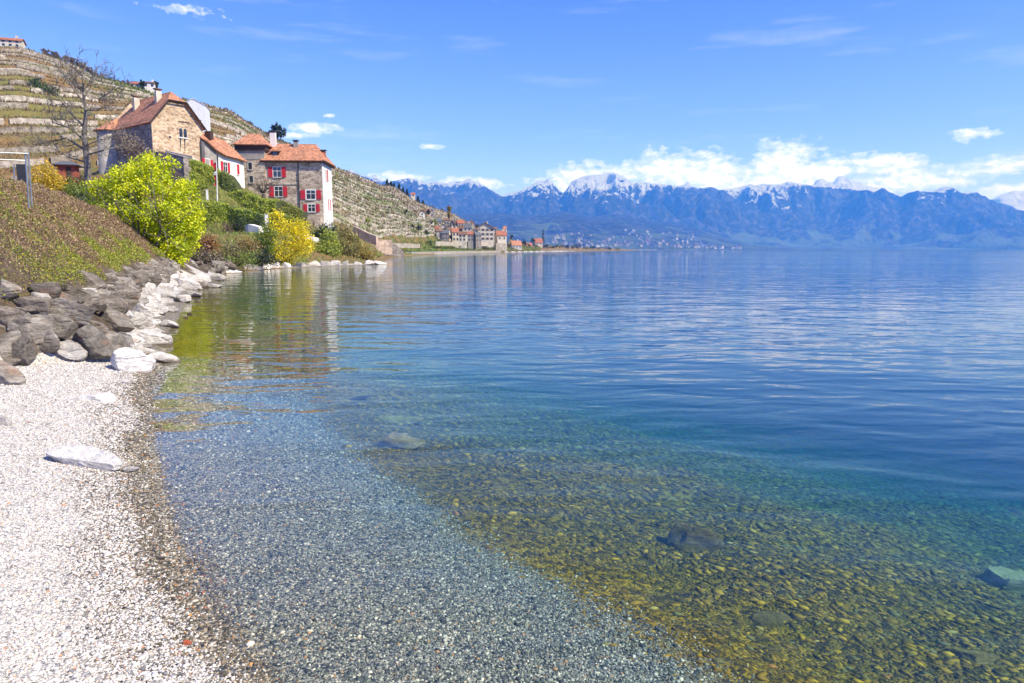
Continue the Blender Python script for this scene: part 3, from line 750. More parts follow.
# ------------------------------------------------------------------ boulders
R.seed(21)
def ico(sub):
    import bmesh
    bm = bmesh.new(); bmesh.ops.create_icosphere(bm, subdivisions=sub, radius=1.0)
    V = np.array([v.co[:] for v in bm.verts]); F = np.array([[v.index for v in f.verts] for f in bm.faces]); bm.free(); return V, F
ICO = {k: ico(k) for k in (1, 2, 3, 4, 5)}
def rock_mesh(sx, sy, sz, seed, sub=4, planes=8, wedge=0.0):
    g = np.random.default_rng(seed); V, F = ICO[sub]
    nrm = g.normal(size=(planes, 3)); nrm[:3] = [[0.1, 0.05, 1], [0.15, -1, 0.25], [-0.1, 0.2, -1]]
    nrm[0] += g.normal(size=3) * (0.25 + wedge); nrm /= np.linalg.norm(nrm, axis=1)[:, None]
    off = g.uniform(0.52, 0.85, planes); off[0] = 0.5
    dot = V @ nrm.T; r = np.where(dot > 0.02, off[None, :] / np.maximum(dot, 0.02), 9.0)
    p = -44.0; rad = (np.sum(r ** p, 1)) ** (1 / p); rad = np.minimum(rad, 1.25)
    X = V * rad[:, None]
    def nn(s, k): return np.array([noise.fractal(Vector(v * s) + Vector((seed * 1.7, k, 0)), 0.7, 2.1, 4) for v in X])
    X = X + V * (nn(1.6, 1) * 0.05)[:, None] + V * (nn(5.5, 7) * 0.028)[:, None]
    ext = np.abs(X).max(0)
    return X / ext * np.array([sx, sy, sz]) * 0.5, F
def put_rock(name, px, py, w, h, m, label=None, cat='boulder', group=None, seed=1, yaw=0.0, tilt=(0, 0), depthk=0.8, sub=4, sink=0.2, wedge=0.0, loc=None, kind=None):
    if loc is None:
        c = ground_hit(px, py + h / 2.0); D = c[1]
        s = D / FPX * CP
        W = w * s; Hh = h * s * 0.98
        dp = W * depthk
        c = ground_hit(px, py + h * 0.38)
        x, y = c[0], c[1]; z = gz(x, y + dp * 0.15)
    else: x, y, z = loc; W, Hh = w, h; dp = W * depthk
    H2 = Hh * (1 + sink)
    V, F = rock_mesh(W * 1.12, dp, H2, seed, sub, wedge=wedge)
    cy_, sy_ = math.cos(yaw), math.sin(yaw); tx, ty = tilt
    Rx = np.array([[1, 0, 0], [0, math.cos(tx), -math.sin(tx)], [0, math.sin(tx), math.cos(tx)]])
    Ry = np.array([[math.cos(ty), 0, math.sin(ty)], [0, 1, 0], [-math.sin(ty), 0, math.cos(ty)]])
    Rz = np.array([[cy_, -sy_, 0], [sy_, cy_, 0], [0, 0, 1]])
    V = V @ (Rz @ Ry @ Rx).T
    V = V + np.array([x, y, z + H2 * 0.5 - Hh * sink * 1.2])
    o = mk(name, V, None, m, tris=F, smooth=True)
    try: o.data.set_sharp_from_angle(angle=math.radians(32))
    except Exception: pass
    tag(o, label, cat, group, kind); return o
G, B_, W_ = 'greyrock', 'brownrock', 'palerock'
BO = [  # px, py, w, h, material, label, tilt about y, wedge
 (8,289,24,17,G,'pale grey slab under green weeds at the top of the pile by the left edge',.1,.1),
 (43,291,31,18,B_,'blocky grey brown boulder just below the weeds, third from the left in the top row',0,.0),
 (34,308,46,19,B_,'dark brown wedge with a sunlit upper edge above the round grey boulder',.3,.3),
 (9,319,26,24,B_,'rust stained brown block standing at the left edge halfway up the pile',0,0),
 (70,314,48,24,G,'long tan slab with a flat pale top sloping right over a black gap',.35,.1),
 (42,299,20,12,W_,'small pale tan stone peeping between the brown wedge and the blocky boulder',0,0),
 (73,292,31,19,B_,'brown peaked boulder with a pale ridge line under the yellow weeds',.2,.4),
 (88,290,15,7,W_,'small flat pale stone resting in front of the widest brown boulder',0,0),
 (92,281,42,21,B_,'widest brown boulder at the very back of the pile below the yellow weeds',.1,.1),
 (117,283,20,15,G,'light grey rounded stone behind the tilted grey slab',0,0),
 (99,301,50,18,B_,'long low dark brown boulder lying above the grey domed one',.15,0),
 (113,317,44,26,G,'grey domed boulder with a pale bottom edge left of the great white slab',.3,.2),
 (33,330,36,26,G,'round grey boulder with scratched sides, left one of a close pair',.1,0),
 (62,329,38,26,G,'round grey boulder with a pale vertical seam, right one of a close pair',.2,0),
 (93,326,36,20,B_,'brown grey boulder wedged under the end of the long tan slab',.2,0),
 (19,348,44,30,G,'big flat topped beige grey block at the edge of the gravel by the left edge',0,0),
 (8,374,30,26,G,'low orange streaked block half buried in gravel at the left edge',0,0),
 (47,345,24,24,G,'steep grey boulder leaning on the big beige grey block',.5,.3),
 (93,343,48,24,G,'wide grey boulder with a pink white face behind the leaning white slab',.3,.1),
 (72,352,28,16,W_,'white slab half sunk in gravel, leaning on the pink faced boulder',.4,.3),
 (141,361,50,26,'whiterock','big white split boulder standing at the corner where gravel meets water',.4,.05),
 (164,359,30,10,W_,'low white stone with a rust brown tip reaching into the water',.1,.1),
 (156,338,34,17,W_,'white and grey boulder with a brown wet foot at the waterline',.25,.2),
 (145,319,32,28,W_,'great smooth white slab tilted towards the lake in mid pile',.55,.3),
 (170,324,19,8,W_,'flat pale stone with a mossy wet rim standing in the water',0,.1),
 (159,311,17,11,W_,'small white block beside the upper corner of the great white slab',0,0),
 (172,309,13,8,W_,'white cube like stone on the waterline right of a small white block',0,0),
 (128,341,12,9,G,'small grey stone in the gap behind the big split boulder',0,0),
 (119,285,25,16,G,'tilted smooth grey slab standing behind the long low brown boulder',.6,.3),
 (128,295,34,14,B_,'dark grey brown boulder lying under the tilted smooth grey slab',.1,0),
 (136,279,21,17,B_,'brown block with a tan face behind the dark boulders of mid pile',.1,0),
 (152,279,17,13,B_,'grey brown block below the feathery scrub left of the yellow green tree',.1,0),
 (144,291,9,10,W_,'small pale upright stone between dark and white boulders',0,0),
 (153,297,22,12,W_,'flat white stone at the back edge of the white boulders',.1,0),
 (169,297,18,10,W_,'white block in the middle of the white boulders near the water',0,0),
 (184,299,13,9,W_,'outermost white stone at the waterline below the middle white block',.2,0),
 (193,294,16,7,W_,'low white stone at the water with a dark wet stripe below',0,0),
 (168,288,21,11,W_,'wide pale pinkish boulder behind the middle white block',0,0),
 (191,284,24,13,W_,'wide white double headed boulder above the low striped stone',.1,0),
 (213,286,20,7,W_,'flat white stone farthest out in the water',0,0),
 (217,277,19,9,W_,'white rounded boulder at the bend of the shore',0,0),
 (202,278,17,9,W_,'pale pink boulder next to the white one at the bend of the shore',0,0),
 (203,285,9,8,G,'small grey stone squeezed between two white boulders',0,0),
 (235,272,24,6,W_,'long flat white slab sloping into the water below the shore terrace',.12,.1),
 (12,363,18,9,B_,'brown flat stone between the beige grey block and the orange streaked one',0,0),
 (164,278,11,9,B_,'small tan boulder in front of the dark stones at the back',0,0),
 (199,302,6,4,B_,'tiny dark stone alone in the water off the white stones',0,0),
 (190,314,8,4,B_,'small dark stone just breaking the water beyond the mossy flat stone',0,0),
 (186,318,6,3,B_,'second small dark stone low in the water beyond the mossy flat stone',0,0),
 (127,382,8,6,W_,'small white stone on the gravel in front of the big split boulder',0,0),
]
for i, (px, py, w_, h_, m_, lab, ty, wd) in enumerate(BO):
    put_rock('boulder' if w_ > 14 else 'stone', px, py, w_, h_, m_, lab, 'boulder' if w_ > 14 else 'stone', 'rocks piled along the near shore',
             seed=104 + i * 7, yaw=R.uniform(-.5, .5), tilt=(R.uniform(-.1, .15), ty), depthk=0.75, sub=5 if w_ > 26 else 4, wedge=wd)
put_rock('stone', 140.5, 363, 6, 7, G, 'small dark grey stone stuck against the white split boulder', 'stone', 'rocks piled along the near shore', seed=31, sub=3)
# slabs lying in the gravel
put_rock('flat_slab', 84, 460, 80, 14, 'whiterock', 'long white slab tapering to the right, lying in the open gravel', 'slab', seed=907, yaw=-.2, tilt=(.30, .12), depthk=0.42, wedge=.0, sub=5, sink=0.2)
put_rock('stone', 129, 470, 18, 6, 'whiterock', 'short white stone at the thin end of the long white slab', 'stone', seed=905, depthk=.5)
put_rock('flat_slab', 88, 397, 56, 8, 'whiterock', 'flat bluish white slab flush with the gravel below the pile', 'slab', seed=911, depthk=0.6, sink=.8)
put_rock('flat_slab', 3, 421, 18, 12, W_, 'pale slab buried in the gravel at the left edge', 'slab', seed=917, depthk=0.7, sink=.5)
put_rock('stone', 162, 559, 9, 5, W_, 'thumb sized white pebble at the dry edge of the wet band', 'stone', seed=921)
put_rock('stone', 187, 643, 8, 5, 'redstone', 'small brick red pebble among the wet gravel', 'stone', seed=923)
# stones of the row below the castle
ROW = [(254,271.3,19,6),(265,270.6,12,6),(275,270.6,11,6),(287,270.2,10,6),(300,269.4,12,6.2),(313.5,269.2,16,6.4),(325.5,268.6,10,6),(337,267.6,13,6.2),(346,267.2,8,5),(357,265.8,11,4.4),(368,265.2,12,4.6),(379,264.3,14,3.6)]
for i, (px, py, w_, h_) in enumerate(ROW):
    D = float(np.interp(px, [230, 262, 300, 350, 385], [60, 70, 79, 88, 94])); p = P(px, py + h_ / 2, D); p[2] = -0.05
    s = D / FPX
    lab = {0: 'widest white block at the near end of the row of shore stones', 5: 'broad white block in mid row right under the yellow bush', 11: 'last flat white stone of the row at the tip of the point'}.get(i, 'white block in the row of stones along the water below the castle')
    put_rock('shore_stone', 0, 0, w_ * s * 0.95, h_ * s + 0.1, W_, lab, 'stone', 'row of white stones below the castle', seed=300 + i, loc=(p[0], p[1], p[2]), depthk=.8, sub=3, yaw=R.uniform(-.3, .3))
# smaller rocks of the pile that nothing tells apart
k = 0; tries = 0
while k < 245 and tries < 9000:
    tries += 1
    t = R.random(); Yc = 9.3 + (60 - 9.3) * t ** 1.3; X = np.interp(Yc, [f[1] for f in FOOT[2:9]], [f[0] for f in FOOT[2:9]])
    x = X + R.uniform(-2.3, 0.9) - (0.3 if Yc > 30 else 0); y = Yc
    g_, d_, b_ = ground(np.array([x]), np.array([y]))
    if b_[0] < (0.1 if Yc < 13 else -0.25) or b_[0] > np.interp(Yc, [9, 12, 18, 40], [.95, 1.0, 1.1, 1.2]): continue
    pale = b_[0] < 0.5 and Yc > 13
    s = R.uniform(0.35, 0.8) * (1 if Yc < 22 else 1.15)
    sx_ = 512 + x / y * FPX; 
    lab = 'pale stone filling a gap near the waterline of the rock pile' if pale else 'dark stone filling a gap in the upper part of the rock pile'
    put_rock('filler_stone', 0, 0, s, s * R.uniform(.35, .62), W_ if pale else R.choice([G, G, B_]), lab, 'stone', 'pale gap stones of the pile' if pale else 'dark gap stones of the pile',
             seed=500 + k, loc=(x, y, g_[0] - s * .22), yaw=R.uniform(0, 3), tilt=(R.uniform(-.3, .3), R.uniform(-.3, .3)), sub=3)
    k += 1
for i in range(34):
    t = R.random(); px = 150 + 80 * t; D = float(np.interp(px, [150, 200, 230], [46, 52, 59])); p = P(px, R.uniform(262, 271), D)
    x, y = p[0], D; z = gz(x, y); s = R.uniform(.6, 1.5)
    put_rock('bank_stone', 0, 0, s, s * .6, R.choice([B_, B_, G]), 'dark stone in the bank under the yellow green tree', 'stone', 'dark stones under the tree', seed=800 + i, loc=(x, y, max(z, p[2]) - .3), yaw=R.uniform(0, 3), sub=3)
# rocks on the lake bed
def sunk(px, py, w_, h_, lab, seed, m='bedrock', **kw):
    d = ray(px, py); T = np.arange(1.5, 60, .02); Z = CAMZ + d[2] * T; g_ = ground(d[0] * T, d[1] * T)[0]; i = np.argmax(Z <= g_); t = T[i]
    s = t * 1.0 / FPX
    put_rock('sunken_rock', 0, 0, w_ * s, h_ * s, m, lab, 'rock', seed=seed, loc=(d[0] * t, d[1] * t, g_[i] - .02), sub=4, **kw)
sunk(703, 550, 62, 30, 'brown angular rock under clear water with a dark shaded left side', 41, depthk=.7, yaw=-.2)
sunk(1022, 592, 62, 26, 'rounded pale green rock under water cut by the right edge', 143, 'palebed', depthk=.9)
sunk(398, 446, 46, 14, 'flat reddish brown rock under water, nearest of three in the shallows', 45, depthk=.7)
sunk(392, 420, 58, 6, 'long thin flat rock under water in mid shallows', 47, depthk=.5)
sunk(345, 398, 46, 7, 'flat dark rock under water off the white boulders', 49, depthk=.5)
sunk(497, 487, 20, 7, 'small dark rock under water at the foot of the gravel slope', 51, depthk=.5)
sunk(772, 622, 40, 9, 'long tan slab lying flat among ochre stones in shallow water', 53, depthk=.6)
sunk(975, 660, 44, 12, 'domed mossy rock under water near the lower right corner', 155, 'bedrock', depthk=.9)
sunk(240, 414, 26, 4, 'thin dark rock just under the surface off the gravel', 59)

# ------------------------------------------------------------------ pebbles and lake bed stones
def scatter_stones(name, X, Y, Z, S, col, m, flatk=0.55, seed=3, aniso=0.75, ang=None, sub=1):
    g = np.random.default_rng(seed); V0, F0 = ICO[sub]; n = len(X)
    shapes = []
    for _ in range(14):
        r = 1 + g.uniform(-.28, .28, len(V0)); shapes.append(V0 * r[:, None])
    shapes = np.array(shapes)[g.integers(0, 14, n)]
    a = g.uniform(0, 2 * np.pi, n) if ang is None else ang + g.normal(0, .5, n)
    sc = np.stack([S, S * g.uniform(aniso * .7, min(1, aniso * 1.3), n), S * flatk * g.uniform(.7, 1.2, n)], 1) * .5
    v = shapes * sc[:, None, :]
    t = g.normal(0, .28, n); v = np.stack([v[..., 0], v[..., 1] * np.cos(t)[:, None] - v[..., 2] * np.sin(t)[:, None], v[..., 1] * np.sin(t)[:, None] + v[..., 2] * np.cos(t)[:, None]], -1)
    c, s = np.cos(a)[:, None], np.sin(a)[:, None]
    v = np.stack([v[..., 0] * c - v[..., 1] * s, v[..., 0] * s + v[..., 1] * c, v[..., 2]], -1)
    v += np.stack([X, Y, Z + sc[:, 2] * .35], 1)[:, None, :]
    F = (F0[None] + (np.arange(n) * len(V0))[:, None, None]).reshape(-1, 3)
    o = mk(name, v.reshape(-1, 3), None, m, tris=F, smooth=(sub > 1), color=np.repeat(col, len(V0), 0), origin=(0, 0, 0)); tag(o, kind='stuff'); return o
def pick(g, n, pal):
    c = np.array([p[0] for p in pal], float); w = np.array([p[1] for p in pal], float); w /= w.sum()
    out = c[g.choice(len(pal), n, p=w)] * g.uniform(.8, 1.18, (n, 1)); return np.clip(out, 0, .9)
DRY = [((.66, .625, .59), 6), ((.60, .565, .53), 5), ((.50, .48, .46), 3), ((.33, .325, .325), 1.6), ((.17, .17, .18), .7), ((.56, .46, .37), .9), ((.70, .67, .64), 3), ((.55, .28, .16), .1)]
WETP = [((.10, .085, .06), 4), ((.20, .165, .11), 4), ((.34, .29, .21), 3), ((.52, .46, .37), 1.6), ((.07, .065, .06), 3), ((.50, .24, .07), .35), ((.70, .67, .6), 1.2), ((.40, .11, .06), .12)]
SUBP = [((.10, .12, .13), 4), ((.20, .22, .22), 4), ((.33, .34, .33), 3.5), ((.52, .52, .48), 2.4), ((.05, .065, .08), 3), ((.50, .30, .16), .4), ((.72, .70, .64), 1.3), ((.24, .26, .22), 2)]
OCH = [((.20, .125, .004), 4), ((.31, .19, .006), 4), ((.43, .265, .009), 3), ((.56, .35, .016), 1.1), ((.11, .08, .010), 2.5), ((.44, .35, .10), .3), ((.22, .20, .07), .9), ((.42, .19, .04), .12)]
g = np.random.default_rng(77)
def frustum_pts(n, ymin, ymax, pxmin, pxmax, power=1.6):
    Yv = ymin + (ymax - ymin) * g.random(n) ** power
    px = pxmin + (pxmax - pxmin) * g.random(n)
    return (px - 512) / FPX * Yv / .95, Yv
X, Y = frustum_pts(440000, 1.9, 13, -260, 800, 1.35)
Z, D_, Bq = ground(X, Y); j = (vnoise(X, Y, 1.1, 2, 3) - .5)
dd = D_ + j * .5 + g.normal(0, .06, len(X))
S = g.lognormal(math.log(0.0118), .38, len(X)) * np.interp(Y, [2.5, 5, 9], [1.0, 1.05, 1.5]) 
keep = (Bq < .3) & (dd < 2.1 + g.normal(0, .12, len(X)))
X, Y, Z, S, dd = X[keep], Y[keep], Z[keep], S[keep], dd[keep]
col = np.where((dd < -.27)[:, None], pick(g, len(X), DRY), np.where((dd < 0.08)[:, None], pick(g, len(X), WETP), pick(g, len(X), SUBP)))
scatter_stones('pebbles', X, Y, Z, S, col, 'pebble', .55, 5)
# shards on the bed, bigger and flat
X, Y = frustum_pts(90000, 2.6, 26, 150, 1250, 1.6)
Z, D_, Bq = ground(X, Y); dd = D_ + (vnoise(X, Y, 1.1, 2, 3) - .5) * .6
keep = (dd > 1.95 + g.normal(0, .1, len(X))) & (Z > -9); X, Y, Z, dd = X[keep], Y[keep], Z[keep], dd[keep]
S = g.lognormal(math.log(0.042), .5, len(X)) * np.interp(Y, [3, 8, 15, 26], [.8, 1.2, 1.7, 2.6]) * np.interp(dd, [2, 3.5], [.6, 1.0]); S = np.minimum(S, .05 + .012 * Y)
col = pick(g, len(X), OCH); pale = np.clip((dd - 4.0) / 6, 0, 1)[:, None]; col = col * (1 - pale * .55) + np.array([.20, .22, .12]) * pale * .55 * g.uniform(.4, 1.3, (len(X), 1))
scatter_stones('lakebed_stones', X, Y, Z, S, col, 'pebble', .24, 6, .46, ang=-0.6)

# ------------------------------------------------------------------ foliage
def leaves(name, C, size, col, m='leaf', parent=None, seed=1, aspect=.6, origin=None, face=(.35, -.2, .45)):
    g = np.random.default_rng(seed); n = len(C)
    nn = g.normal(size=(n, 3)); nn /= np.linalg.norm(nn, axis=1)[:, None]; nn = nn + np.array(face) # blades turn to the light
    u = np.cross(nn, g.normal(size=(n, 3))); u /= np.linalg.norm(u, axis=1)[:, None]
    w = np.cross(nn, u); w /= np.linalg.norm(w, axis=1)[:, None]
    s = (size * g.uniform(.6, 1.3, n))[:, None]; 
    V = np.stack([C - u * s, C - w * s * aspect, C + u * s, C + w * s * aspect], 1).reshape(-1, 3)
    q = np.arange(4 * n).reshape(-1, 4)
    return mk(name, V, None, m, quads=q, color=np.repeat(np.clip(col, 0, 1), 4, 0), parent=parent, origin=origin)
def blob_points(blobs, n, g, shell=.55, clump=0, cr=.3):
    """blobs: (x,y,z,rx,ry,rz)"""
    b = np.array(blobs); w = (b[:, 3] * b[:, 4] * b[:, 5]) ** .66; w /= w.sum()
    def smp(k):
        i = g.choice(len(b), k, p=w); u = g.normal(size=(k, 3)); u /= np.linalg.norm(u, axis=1)[:, None]
        r = shell + (1 - shell) * g.random(k) ** .5
        return b[i, :3] + u * b[i, 3:] * r[:, None]
    if clump:
        c = smp(clump); i = g.integers(0, clump, n); return c[i] + g.normal(size=(n, 3)) * cr, i
    return smp(n), g.integers(0, 50, n)
def leafcols(pal, i, n, g, pts=None):
    p = np.array(pal); k = i % len(p); c = p[k]; mixw = g.random((n, 1)) * .6
    c = c * (1 - mixw) + p[g.integers(0, len(p), n)] * mixw
    return c * g.uniform(.75, 1.25, (n, 1))
def bush(name, label, blobs, n, size, pal, cat='bush', group=None, seed=1, clump=120, cr=.3, stems=5, m='leaf', kind=None, part='foliage'):
    g = np.random.default_rng(seed); b = np.array(blobs); z0 = (b[:, 2] - b[:, 5]).min()
    base = (b[:, 0].mean(), b[:, 1].mean(), z0)
    r = empty(name, base, label, cat, group)
    P_, i = blob_points(blobs, n, g, .5, clump, cr); leaves(part, P_, np.full(n, size), leafcols(pal, i, n, g), m, r, seed)
    mb = MB()
    for s in range(stems):
        bl = b[s % len(b)]; tgt = bl[:3] + g.uniform(-.5, .5, 3) * bl[3:]
        st = np.array(base) + g.uniform(-.25, .25, 3) * [b[0, 3], b[0, 4], 0]
        mid = (st + tgt) / 2 + g.normal(size=3) * .1
        mb.tube([st, mid, tgt], [.05 * bl[5] ** .3, .035, .015], 5)
    mb.mk('stem', 'darkbark', r)
    return r

# big yellow green tree
def branchy(mb, p, d, L, r, depth, g, spread=.6, up=.15, minr=.004, kids=3, taper=.62, segs=3, tips=None):
    pts = [np.array(p)]; rad = [r]; dd = np.array(d, float)
    for s in range(segs):
        dd = dd + g.normal(size=3) * .13 + np.array([0, 0, up * .3]); dd /= np.linalg.norm(dd)
        pts.append(pts[-1] + dd * L / segs); rad.append(r * (1 - (1 - taper) * (s + 1) / segs))
    mb.tube(pts, rad, 6 if r > .05 else (4 if r > .02 else 3))
    if tips is not None: tips.append(pts[-1])
    if depth <= 0: return
    for k in range(kids + (1 if g.random() < .4 else 0)):
        t = g.uniform(.35, 1.0) if k else 1.0; q = pts[0] * (1 - t) + pts[-1] * t if t < 1 else pts[-1]
        q = pts[min(segs, int(t * segs))] if t < 1 else pts[-1]
        nd = dd + g.normal(size=3) * spread; nd[2] += up; nd /= np.linalg.norm(nd)
        branchy(mb, q, nd, L * g.uniform(.6, .85), max(rad[-1] * g.uniform(.6, .85), minr), depth - 1, g, spread, up, minr, kids, taper, segs, tips)
D0 = 44
tb = P(150, 264, D0); tb[2] = max(tb[2], .7)
t = empty('maple_bush', tb, 'large rounded tree in bright yellow green spring leaf on the bank below the barn', 'tree')
g = np.random.default_rng(5)
tips = []; mb = MB()
for k in range(9):
    a = k * .75; branchy(mb, tb + [math.cos(a) * .4, math.sin(a) * .4, 0], (math.cos(a) * .55, math.sin(a) * .5, .9), 2.4, .10, 4, g, .5, .18, .012, 2, .65, 3, tips)
mb.mk('branch', 'bark', t)
BLB = []
for (px, py, rpx, rpy) in [(128,178,16,16),(150,172,18,14),(112,200,20,24),(150,205,36,34),(178,205,20,26),(130,235,34,22),(170,238,26,22),(190,225,9,16),(106,222,14,18),(160,256,26,10),(98,192,9,10),(146,160,6,9),(166,165,6,8),(186,190,8,9),(126,165,5,6),(196,214,4,10)]:
    q = P(px, py, D0); s = D0 / FPX; BLB.append((q[0], q[1] + g.uniform(-.4, .6), q[2], rpx * s, min(rpx * s * 1.3, 2.0), rpy * s))
YG = [(.68, .74, .008), (.80, .83, .012), (.56, .65, .012), (.86, .86, .03), (.36, .46, .01)]
n = 34000; pt, i = blob_points(BLB, n, g, .35, 900, .17); 
leaves('foliage', pt, np.full(n, .078), leafcols(YG, i, n, g), 'leaf', t, 9, .75)

# bare tree in front of the vineyard
D1 = 70; tb = P(88, 180, D1); t = empty('bare_tree', tb, 'tall leafless tree with spreading limbs left of the barn', 'tree')
mb = MB(); g = np.random.default_rng(21); s = D1 / FPX
top = P(82, 68, D1)
trunk = [tb - [0, 0, 1], P(87, 160, D1), P(84, 135, D1), P(86, 112, D1), P(83, 92, D1), P(82, 76, D1)]
mb.tube(trunk, [.36, .30, .24, .18, .11, .05], 9); mb.mk('trunk', 'bark', t)
mb = MB(); 
LIMB = [((85,150),(66,138),(44,143),.13),((85,128),(70,112),(60,100),.12),((86,118),(100,98),(114,90),.12),((84,140),(70,128),(52,122),.12),((86,155),(104,150),(120,146),.10),((85,105),(74,90),(66,78),.09),((84,98),(92,84),(96,76),.09),
        ((87,162),(70,158),(56,150),.09),((86,124),(72,122),(55,118),.08),((85,110),(96,110),(108,106),.07),((83,90),(76,80),(74,70),.06),((87,145),(98,140),(108,138),.07)]
for (a, b, c, rr) in LIMB:
    q = [P(*a, D1), P(*b, D1 + g.uniform(-2, 2)), P(*c, D1 + g.uniform(-3, 3))]
    mb.tube(q, [rr, rr * .7, rr * .4], 6)
    for tq in (.25, .45, .65, .85, 1.0, 1.0):
        st = q[0] * (1 - tq) + q[2] * tq if tq < 1 else q[2]
        st = (q[0] * (1 - 2 * tq) + q[1] * 2 * tq) if tq < .5 else (q[1] * (2 - 2 * tq) + q[2] * (2 * tq - 1))
        dv = q[2] - q[1]; dv = dv / np.linalg.norm(dv) + g.normal(size=3) * .5
        branchy(mb, st, dv / np.linalg.norm(dv), 1.15, rr * .40, 3, g, .62, .14, .02, 2)
for k in range(9):
    branchy(mb, trunk[5] if k < 4 else trunk[4], (g.normal() * .6, g.normal() * .6, .8), 1.2, .05, 3, g, .55, .12, .02, 2)
mb.mk('limb', 'bark', t)
# ------------------------------------------------------------------ plants of the bank and garden
def pix_blobs(L, D, g, dd=1.0, ky=.9):
    out = []
    for (px, py, rx, ry) in L:
        q = P(px, py, D); s = D / FPX; out.append((q[0], q[1] + g.uniform(-dd, dd) * .5, q[2], rx * s, max(rx * s * ky, .3), ry * s))
    return out
g = np.random.default_rng(99)
FORS = [(.88, .72, .01), (.94, .80, .015), (.78, .66, .015), (.58, .50, .02)]
GRN = [(.15, .23, .04), (.23, .31, .05), (.10, .16, .03), (.31, .36, .08)]
IVY = [(.31, .40, .05), (.42, .50, .06), (.20, .27, .035), (.54, .58, .08), (.37, .44, .05)]
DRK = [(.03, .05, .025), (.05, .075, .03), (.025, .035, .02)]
RUST = [(.35, .16, .05), (.28, .14, .07), (.42, .22, .07), (.22, .14, .07)]
OLV = [(.32, .31, .08), (.42, .34, .12), (.22, .23, .07), (.50, .39, .16)]
SPG = [(.35, .42, .05), (.26, .33, .05), (.44, .48, .08)]
TWG = [(.20, .15, .12), (.28, .22, .17), (.15, .11, .09)]
bush('forsythia', 'large bush in full yellow bloom at the waterside below the stair tower', pix_blobs([(286,238,22,15),(276,222,10,10),(300,247,12,9),(268,236,9,8),(296,228,10,8),(284,254,18,8),(306,240,6,6),(272,212,5,6)], 78, g), 6500, .11, FORS, seed=3, clump=300, cr=.28)
bush('forsythia', 'small golden bush with drooping twigs beside the red shed on the left', pix_blobs([(43,175,10,10),(36,182,7,8),(50,182,8,9),(46,190,6,6)], 58, g), 3200, .08, [(.80, .52, .02), (.66, .44, .02), (.45, .38, .04)], seed=4, clump=90)
bush('green_bush', 'rounded green bush in front of the red shed', pix_blobs([(64,187,11,8),(74,192,12,7),(60,194,12,6)], 60, g), 2400, .09, GRN, seed=5)
bush('brown_hedge', 'clipped brown green hedge right of the red shed', pix_blobs([(78,183,6,7),(85,184,6,7),(91,186,5,6)], 72, g), 1500, .09, [(.2, .17, .05), (.12, .12, .04), (.28, .2, .06)], seed=6)
bush('spring_bush', 'light green bush between the yellow bush and the white corner tower', pix_blobs([(328,242,8,10),(322,250,7,6),(334,250,7,8),(329,234,5,6)], 92, g), 2600, .13, SPG, seed=7)
bush('olive_bush', 'tall olive brown bush right of the castle tower foot', pix_blobs([(345,240,8,12),(353,246,8,11),(340,250,7,9),(349,232,6,6),(343,226,4,4)], 95, g), 3000, .13, OLV, seed=8)
bush('golden_bush', 'low golden tan bush near the tip of the point', pix_blobs([(362,252,8,7),(370,256,6,4),(357,257,7,5)], 97, g), 1500, .13, [(.45, .33, .07), (.36, .26, .09), (.30, .25, .06)], seed=9)
bush('dark_bush', 'dark green bush behind the light green one at the tower foot', pix_blobs([(322,233,7,6),(330,230,7,6)], 104, g), 1300, .14, DRK + GRN[:1], seed=10)
bush('rust_bush', 'rust orange dry bush at the foot of the lower hedge', pix_blobs([(207,243,8,5),(213,246,6,5),(202,247,5,5)], 64, g), 1700, .09, RUST, seed=11)
bush('rust_bush', 'brown orange bush on the bank left of the yellow bush', pix_blobs([(247,244,8,6),(254,250,7,6),(244,252,7,6)], 70, g), 1600, .09, RUST[1:] + OLV[:2], seed=12)
bush('green_bush', 'bright green bush on the bank just left of the yellow bush', pix_blobs([(258,240,7,8),(266,246,7,7),(270,232,6,8)], 74, g), 2000, .09, [(.14, .24, .03), (.2, .3, .05), (.09, .15, .03)], seed=13)
bush('dark_bush', 'dark evergreen bush below the bright green one at the water', pix_blobs([(260,256,8,7),(268,260,8,5),(256,262,7,4)], 68, g), 1500, .09, DRK, seed=14)
bush('dark_bush', 'dark round shrub on the terrace left of the white garden wall', pix_blobs([(240,226,6,6),(233,228,5,5)], 88, g), 1100, .1, GRN[2:3] + DRK, seed=15)
bush('purple_bush', 'small purplish bare shrub on the terrace between two green ones', pix_blobs([(228,228,5,5)], 87, g), 500, .08, [(.16, .10, .08), (.2, .14, .1)], seed=16)
bush('box_shrub', 'rounded dark green shrub right of the white garden wall', pix_blobs([(257,222,7,5)], 90, g), 900, .09, DRK + GRN[:1], seed=17)
bush('reed_clump', 'pale tan reeds standing at the waterside right of the rust bush', pix_blobs([(222,252,4,9),(232,254,5,10),(238,256,4,8)], 66, g), 1300, .10, [(.32, .24, .15), (.24, .2, .1), (.14, .15, .05)], seed=18)
bush('green_bush', 'green tangle hanging over the waterside stones right of the reeds', pix_blobs([(246,258,8,6),(228,262,7,4)], 64, g), 1100, .09, GRN, seed=19)
bush('tall_shrub', 'thorny bare brown thicket against the shaded barn wall', pix_blobs([(128,146,9,12),(138,152,9,12),(146,160,8,10),(120,140,6,8)], 90, g), 2600, .12, TWG, m='dryleaf', seed=20, clump=500, cr=.3)
bush('tall_shrub', 'bare brown shrub above the yellow green tree beside the dark retaining wall', pix_blobs([(163,163,7,9),(170,172,8,8),(158,172,8,8)], 88, g), 1500, .10, TWG, m='dryleaf', seed=22, clump=400, cr=.3)
